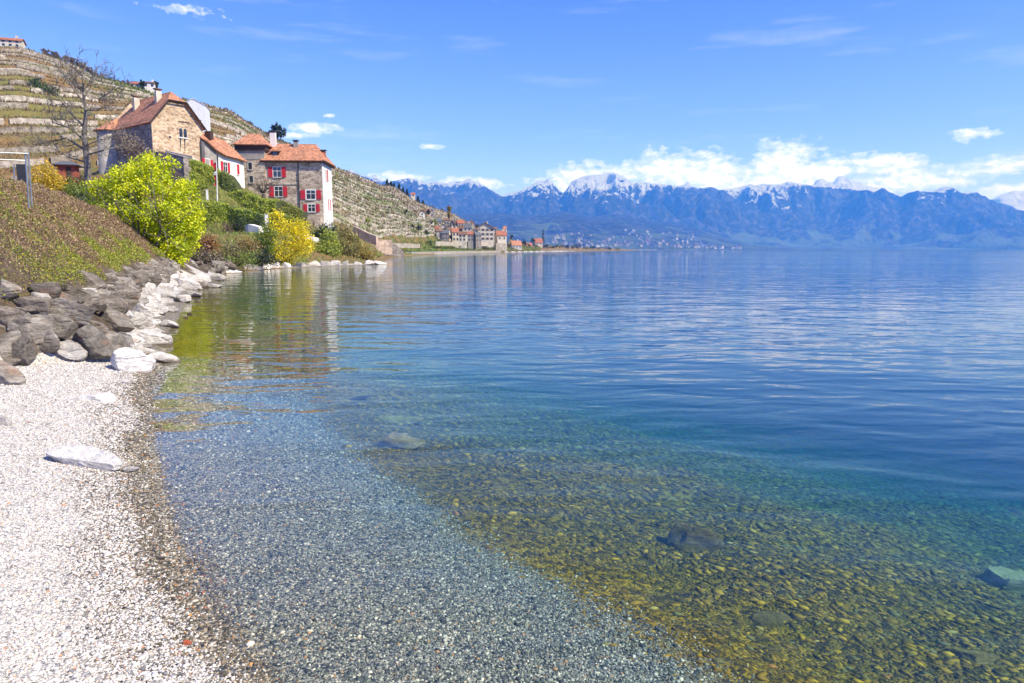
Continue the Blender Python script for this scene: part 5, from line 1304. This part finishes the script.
# ------------------------------------------------------------------ houses on the slope and the village
def SKD(px): return float(land_nodes(px)[1][8])
def house(name, label, px, py, wpx, hpx, D, m='whitewall', roof='brownroof', rise=.35, ang=.3, gable_front=False, cat='house', group=None, wins=(2, 1), dk=.9, shut=None, chim=True, kind=None):
    """py: pixel row of its foot; wpx, hpx: the front wall in pixels"""
    s = D / FPX; w_ = wpx * s; h_ = hpx * s; z = P(px, py, D)[2]; q = P(px - wpx / 2, py, D); f = Fr((q[0], q[1], 0), (math.cos(ang), math.sin(ang))); w_ /= math.cos(ang); d = w_ * dk
    r = empty(name, f.p(w_/2, d/2, z), label, cat, group)
    zt = z + h_
    if gable_front:
        walls(r, f, w_, d, zt, m, w_ * rise, z0=z - 4); gable_roof(r, f, w_, d, zt, w_ * rise, roof, w_ * .08, .2)
    else:
        f2 = Fr(f.p(0, d, 0), -f.v)  # gables left and right
        V = [f.p(0,0,z-4), f.p(w_,0,z-4), f.p(w_,d,z-4), f.p(0,d,z-4), f.p(0,0,zt), f.p(w_,0,zt), f.p(w_,d,zt), f.p(0,d,zt), f.p(0,d/2,zt+d*rise), f.p(w_,d/2,zt+d*rise)]
        mk('wall', V, [(0,1,5,4), (1,2,6,9,5), (2,3,7,6), (3,0,4,8,7), (0,3,2,1)], m, r)
        o = w_ * .07; k = rise * 2; mb = MB(); e = zt - k * o * 1.0 + .05; top = zt + d * rise + .05
        mb.slab([f.p(-o,-o,e), f.p(w_+o,-o,e), f.p(w_+o,d/2,top), f.p(-o,d/2,top)], .2); mb.slab([f.p(-o,d+o,e), f.p(w_+o,d+o,e), f.p(w_+o,d/2,top+.003), f.p(-o,d/2,top+.003)], .2); mb.mk('roof', roof, r)
    nx_, nz_ = wins; ww = min(.9, w_ / (nx_ * 2.2)); wh = min(1.4, h_ / (nz_ * 1.8))
    for i in range(nx_):
        for j in range(nz_):
            a = w_ * (i + .5) / nx_; c_ = z + h_ * (j + .3) / nz_
            fr2 = MB().box(f, a - ww*.6, a + ww*.6, -.06, .01, c_ - .1, c_ + wh + .1).mk('window', 'concrete', r); MB().box(f, a - ww/2, a + ww/2, -.09, -.061, c_, c_ + wh).mk('pane', 'glass', fr2)
            if shut:
                for sg in (-1, 1): MB().box(f, min(a + sg*ww*.62, a + sg*ww*1.1), max(a + sg*ww*.62, a + sg*ww*1.1), -.1, -.02, c_, c_ + wh).mk('shutter', shut, r)
    if chim: MB().box(f, w_*.65, w_*.65 + .8, d*.5, d*.5 + .8, zt, zt + d*rise + 1.1 if not gable_front else zt + w_*rise + 1.0).mk('chimney', m, r)
    return r
house('vineyard_house', 'beige villa with red hipped roof on the crest at the far left', 8, 46, 16, 6.5, SKD(8), 'creamwall', 'redtile', .25, .3, wins=(3, 2), dk=.8)
house('vineyard_house', 'white house with flat brown roof on the crest between two dark trees', 148, 87.5, 10, 5, SKD(148), 'whitewall', 'brownroof', .2, .3, wins=(2, 1))
house('vineyard_house', 'small house with red roof just below the crest left of the white house', 134, 87, 9, 3.5, SKD(134), 'creamwall', 'redtile', .3, .2, wins=(2, 1), chim=False)
house('vineyard_house', 'long low house with red roof among the vines behind the barn', 123, 106, 18, 3.5, 265, 'creamwall', 'redtile', .3, -.15, wins=(4, 1), dk=.45)
house('wine_hut', 'tiny stone hut with pale gable between vineyard walls above the bare tree', 12, 97, 5, 3, 222, 'creamwall', 'brownroof', .3, .2, True, 'hut', wins=(1, 1), chim=False)
house('wine_hut', 'little dark hut on the skyline right of the barn', 226, 111, 3, 2.4, SKD(226), 'greywall', 'brownroof', .3, .2, True, 'hut', wins=(1, 1), chim=False)
VIL = [
 (485,241,17,13,452,'creamwall','brownroof',.30,.15,True,'big pale house with broad brown gable facing the lake','brownwood',(4,3)),
 (432,217,5,9,470,'greywall','slate',.5,.2,True,'narrow grey church tower above the village',None,(1,2)),
 (422,219,5,6,455,'whitewall','brownroof',.4,.2,True,'small white house alone left of the church tower',None,(1,2)),
 (427,216,7,5,480,'pinkwall','brownroof',.3,.2,False,'ochre house touching the left side of the church tower',None,(2,1)),
 (502,241,9,6,455,'creamwall','redtile',.5,.3,False,'square house with tall red roof on the tan bastion',None,(2,1)),
 (517,250,9,5,560,'whitewall','orangetile',.5,.25,False,'white lakeside house with bright orange roof right of the bastion',None,(3,1)),
 (494,240,6,11,470,'greywall','brownroof',.3,.35,False,'narrow grey house on the right side of the big pale gabled one',None,(2,3)),
 (413,197,4,2.6,490,'creamwall','redtile',.5,.2,False,'small red roofed house high on the slope among dark trees',None,(1,1)),
 (505,233,3.2,4,520,'whitewall','orangetile',.9,.2,False,'little orange topped turret behind the bastion house',None,(1,1)),
 (440,236,7,5,410,'greywall','brownroof',.35,.3,False,'low grey barn in front of the village by the trees',None,(1,1)),
 (539,245.8,7,3.5,900,'creamwall','redtile',.6,.2,False,'red roofed house among trees beyond the village',None,(2,1)),
 (529,249,6,3.5,800,'whitewall','redtile',.5,.2,False,'pale shore house with dull red roof beyond the orange roofed one',None,(2,1)),
]
flat('brownwood', (.10, .05, .035), .8)
for (px, py, w_, h_, D, m_, rf, ri, an, gf, lab, sh_, wn) in VIL:
    nm = 'church_tower' if 'tower above' in lab else ('turret' if 'turret' in lab else 'village_house')
    if px < 452: D = min(D, land_pix(px, py)[1] + 3)
    house(nm, lab, px, py, w_, h_, D, m_, rf, ri, an, gf, 'tower' if nm != 'village_house' else 'house', 'houses of the lakeside village', wn, .9, sh_, chim=(w_ > 6))

CL = [(431,225,6,4),(438,224,7,4),(446,225,6,5),(453,227,7,5),(461,228,6,6),(469,230,7,6),(437,231,6,4),(444,232,7,5),(452,234,7,6),(460,235,6,7),(468,236,7,7),(476,236,6,7),(446,240,7,8),(455,241,7,9),(463,241,7,9),(471,242,6,10),(478,242,5,8)]
for i, (px, py, w_, h_) in enumerate(CL):
    D = [470, 440, 415][0 if i < 6 else (1 if i < 12 else 2)] + R.uniform(-6, 6)
    if px < 452: D = min(D, land_pix(px, py)[1] + 3)
    house('cluster_house', 'old stone house with brown roof in the tight cluster left of the big gabled house', px + R.uniform(-1, 1), py + R.uniform(-1, 1), w_ * R.uniform(.8, 1.1), h_ * R.uniform(.75, 1.05), D, R.choice(['greywall', 'creamwall', 'darkstone', 'darkstone', 'creamwall']),
          R.choice(['brownroof', 'brownroof', 'redtile', 'slate']), R.uniform(.3, .5), R.uniform(-.5, .6), R.random() < .4, 'house', 'old houses of the village cluster', (2, 1 if h_ < 7 else 2), R.uniform(.9, 1.3), None, chim=R.random() < .6)
# trees
def tree(name, label, px, py, rx, ry, D, pal, n=700, size=None, group=None, trunkh=.25, seed=1, cat='tree', conic=False, nb=7):
    """px, py: centre of the crown"""
    g = np.random.default_rng(seed); s = D / FPX; c = P(px, py, D); RX, RZ = rx * s, ry * s; z0 = c[2] - RZ
    r = empty(name, (c[0], c[1], z0 - RZ * trunkh), label, cat, group)
    if conic:
        t_ = g.random(n) ** .8; a = g.uniform(0, 6.28, n); rr = RX * (1 - t_) * (.6 + .4 * g.random(n)) + RX * .08
        pts = np.stack([c[0] + rr * np.cos(a), c[1] + rr * np.sin(a), z0 + t_ * 2 * RZ], 1); i = g.integers(0, 9, n)
    else:
        bl = [(c[0], c[1], c[2], RX * .62, RX * .62, RZ * .7)]
        for k in range(nb):
            u = g.normal(size=3); u /= np.linalg.norm(u); q = g.uniform(.25, .48); bl.append((c[0] + u[0] * RX * .62, c[1] + u[1] * RX * .62, c[2] + u[2] * RZ * .62, RX * q, RX * q, RZ * q))
        pts, i = blob_points(bl, n, g, .5, max(20, n // 16), RX * .09)
    leaves('crown', pts, np.full(n, size or s * 1.0), leafcols(pal, i, n, g), 'leaf', r, seed)
    MB().tube([(c[0], c[1], z0 - RZ * trunkh - 1.5), (c[0], c[1], c[2])], [RX * .12, RX * .05], 6).mk('trunk', 'darkbark', r); return r
tree('round_tree', 'dark round evergreen alone on the skyline above the castle chimneys', 277, 131.5, 9, 6.5, SKD(277), DRK, 1500, seed=1)
tree('small_tree', 'small dark bush at the left foot of the lone round skyline tree', 268, 134, 4, 2, SKD(268), DRK, 250, seed=2)
tree('dark_tree', 'dark tree left of the white house on the crest', 142, 85, 4, 5, SKD(142) - 3, DRK, 500, seed=3)
tree('dark_tree', 'dark tree right of the white house on the crest', 155.5, 85, 4, 4, SKD(155), DRK, 500, seed=4)
tree('skyline_bush', 'dark bush on the skyline halfway between the sheeted building and round tree', 249, 123, 4, 2, SKD(249), DRK, 250, seed=5)
tree('poplar', 'slender golden poplar above the village roofs', 449, 210.5, 2.4, 8, 500, [(.40, .28, .05), (.3, .25, .05)], 500, seed=6)
tree('field_bush', 'round green bush on the stony slope right of the castle tower', 342, 212.5, 4, 3, 240, GRN[:2] + SPG[:1], 500, .2, seed=7)
tree('field_bush', 'small bright green bush farther right on the stony slope', 368, 220, 3, 3, 250, SPG, 400, .2, seed=8)
bush('vineyard_hedge', 'dark green oblong hedge on a vineyard step at upper left', [(q[0], q[1], q[2], 2.6, 1.6, 1.7) for q in (land_pix(33, 86), land_pix(38, 88), land_pix(44, 90.5), land_pix(50, 93))], 2600, .3, DRK[:2] + GRN[:1], cat='hedge', seed=25, clump=200, cr=.6)
for i, (px, py, rx, ry, lab) in enumerate([(6,50,6,4,'light green bush under the beige villa on the crest'),(16,52,6,4,'pale green shrub right below the villa on the crest'),(30,53,7,4,'yellow green shrub on the crest right of the villa'),(40,57,5,5,'dark conifer like shrub on the crest right of the yellow green one')]):
    tree('crest_shrub', lab, px, py + 1, rx, ry, SKD(px) - 2, [SPG, GRN, SPG, DRK][i], 500, .5, seed=40 + i, cat='shrub')
for i in range(34):   # bare wood on the crest
    px = 44 + i * 2.5 + R.uniform(-1, 1); sy = interp(SKY, px)
    tree('bare_wood_tree', 'purple brown leafless tree in the narrow wood along the crest', px, sy - R.uniform(1.0, 5.0) + (2.5 if px > 95 else 0), R.uniform(3, 4.5), R.uniform(3.5, 6), SKD(px) + 2, TWG + [(.13, .10, .10)], 420, .24, 'leafless trees on the crest', seed=60 + i)
for i, (px, py) in enumerate([(387,182),(391,184),(394,186),(399,186.5),(403,190),(407,192),(408,196),(418,199),(423,203)]):
    tree('conifer', 'dark conifer in the clump on the skyline above the village', px, py + 2, 2.6, 4.5, SKD(px), DRK, 260, .6, 'conifers above the village', seed=110 + i, conic=True)
TV = [(428,212,3,3,440),(434,222,4,3,430),(444,231,5,4,415),(452,236,4,3,420),(437,241,4,2.5,380),(425,232,5,3,400),(418,228,4,3,400),(474,238,3,3,440),(478,226,3,2.5,490),(458,222,3,2.5,490),(430,243,5,3,350),(412,226,3,2.5,390),(405,212,3,2,450),(498,232,3,3,500),(509,244,3,4,540),(512,238,2.5,4,600),(464,234,3,3,430)]
for i, (px, py, rx, ry, D) in enumerate(TV):
    tree('village_tree', 'dark green tree standing among the village houses', px, py, rx, ry, min(D, land_pix(px, py + ry)[1] + 1), [DRK, GRN, DRK + OLV[:1]][i % 3], 320, .4, 'trees among the village houses', seed=130 + i)
TF = [(524,243,3,5,780,0),(528,247,3,3,800,1),(533,241,2.5,6,900,0),(537,247,3,3,850,1),(543,239,2.2,9,950,2),(546,247,4,3,900,0),(551,248,3,2.5,980,1),(556,247,4,3,1000,0),(561,246,3,4,1050,1),(567,247.5,4,2.5,1100,0),(573,247,3,3,1150,1),(578,246.5,4,3.5,1100,0),(585,248,4,2,1200,1),(592,248,4,2,1250,0),(600,248.2,4,2,1300,1),(608,248.4,4,1.8,1350,0),(617,248.6,4,1.6,1400,1)]
for i, (px, py, rx, ry, D, k) in enumerate(TF):
    tree('shore_tree', 'dark tree in the belt along the low shore beyond the village' if i != 4 else 'tall dark cypress standing out of the shore trees beyond the village', px, py, rx, ry, D, [DRK, OLV + DRK, DRK][k], 240, .8, 'trees along the low shore', seed=160 + i, conic=(k == 2))
for i in range(60):  # scattered bare shrubs on the stony slope
    px = R.uniform(335, 440); q = land_at(px, R.randrange(1, 24) / 25 + .012); 
    bl = [(q[0], q[1], q[2] + .7, 1.3, 1.0, .9)]; g_ = np.random.default_rng(i)
    pts, ii = blob_points(bl, 90, g_, .4); o = leaves('slope_shrub', pts, np.full(90, .28), leafcols(OLV + TWG, ii, 90, g_), 'dryleaf', None, i)
    tag(o, 'low brown shrub growing at the foot of a wall on the stony slope', 'shrub', 'shrubs on the stony slope')

# ------------------------------------------------------------------ far towns: one house built of each kind, then copied
def town_proto(name, m_, rf):
    f = Fr((0, 0, 0), (1, 0)); r = empty(name, (0, 0, 0), 'pale distant house in the town below the mountains', 'house', 'houses of the far town')
    walls(r, f, 13, 11, 9, m_, 3.5, z0=-6); gable_roof(r, f, 13, 11, 9, 3.5, rf, 1.0, .4); return r
flat('townwall', (.30, .29, .27), .9); flat('townwall_pale', (.45, .44, .42), .9)
protos = [town_proto('town_house', 'townwall', 'brownroof'), town_proto('town_house', 'townwall', 'redtile'), town_proto('town_house', 'townwall_pale', 'slate')]
Vf = FDG['V']; pxf = FDG['px']; cnt = 0; used = [False] * 3
def foothill_at(px, D):
    i = int(np.clip(np.searchsorted(pxf, px), 1, len(pxf) - 1)); col_ = Vf[i]; x = np.interp(D, col_[:, 1], col_[:, 0]); z = np.interp(D, col_[:, 1], col_[:, 2]); return x, z
def place(px, D, big=1.0):
    global cnt
    x, z = foothill_at(px, D); k = R.choice([0, 0, 1, 2]); o = protos[k] if not used[k] else copy_tree(protos[k]); used[k] = True
    o.location = (x, D, z); o.rotation_euler = (0, 0, R.uniform(-.6, .6)); s = R.uniform(.8, 1.5) * big; o.scale = (s * R.uniform(1, 1.8), s, s * R.uniform(.9, 1.5)); cnt += 1
for _ in range(110):
    px = 555 + 185 * R.random() ** .9; i = int(np.clip(np.searchsorted(pxf, px), 1, len(pxf) - 1)); d0 = Vf[i][1][1]; place(px, d0 + 20 + abs(R.gauss(0, 160)), 1.3)
for _ in range(120):
    c_ = R.choice([(575, 5900), (600, 6000), (630, 6300), (650, 6400), (560, 5750), (690, 6800)]); place(c_[0] + R.gauss(0, 16), c_[1] + R.gauss(0, 260) + 120, 1.1)

# objects that the name alone would read as setting
for o in bpy.data.objects:
    if o.parent is None and o.get('category') and not o.get('kind') and o.type in ('MESH', 'EMPTY'): o['kind'] = 'thing'
    if '_org' in o: del o['_org']
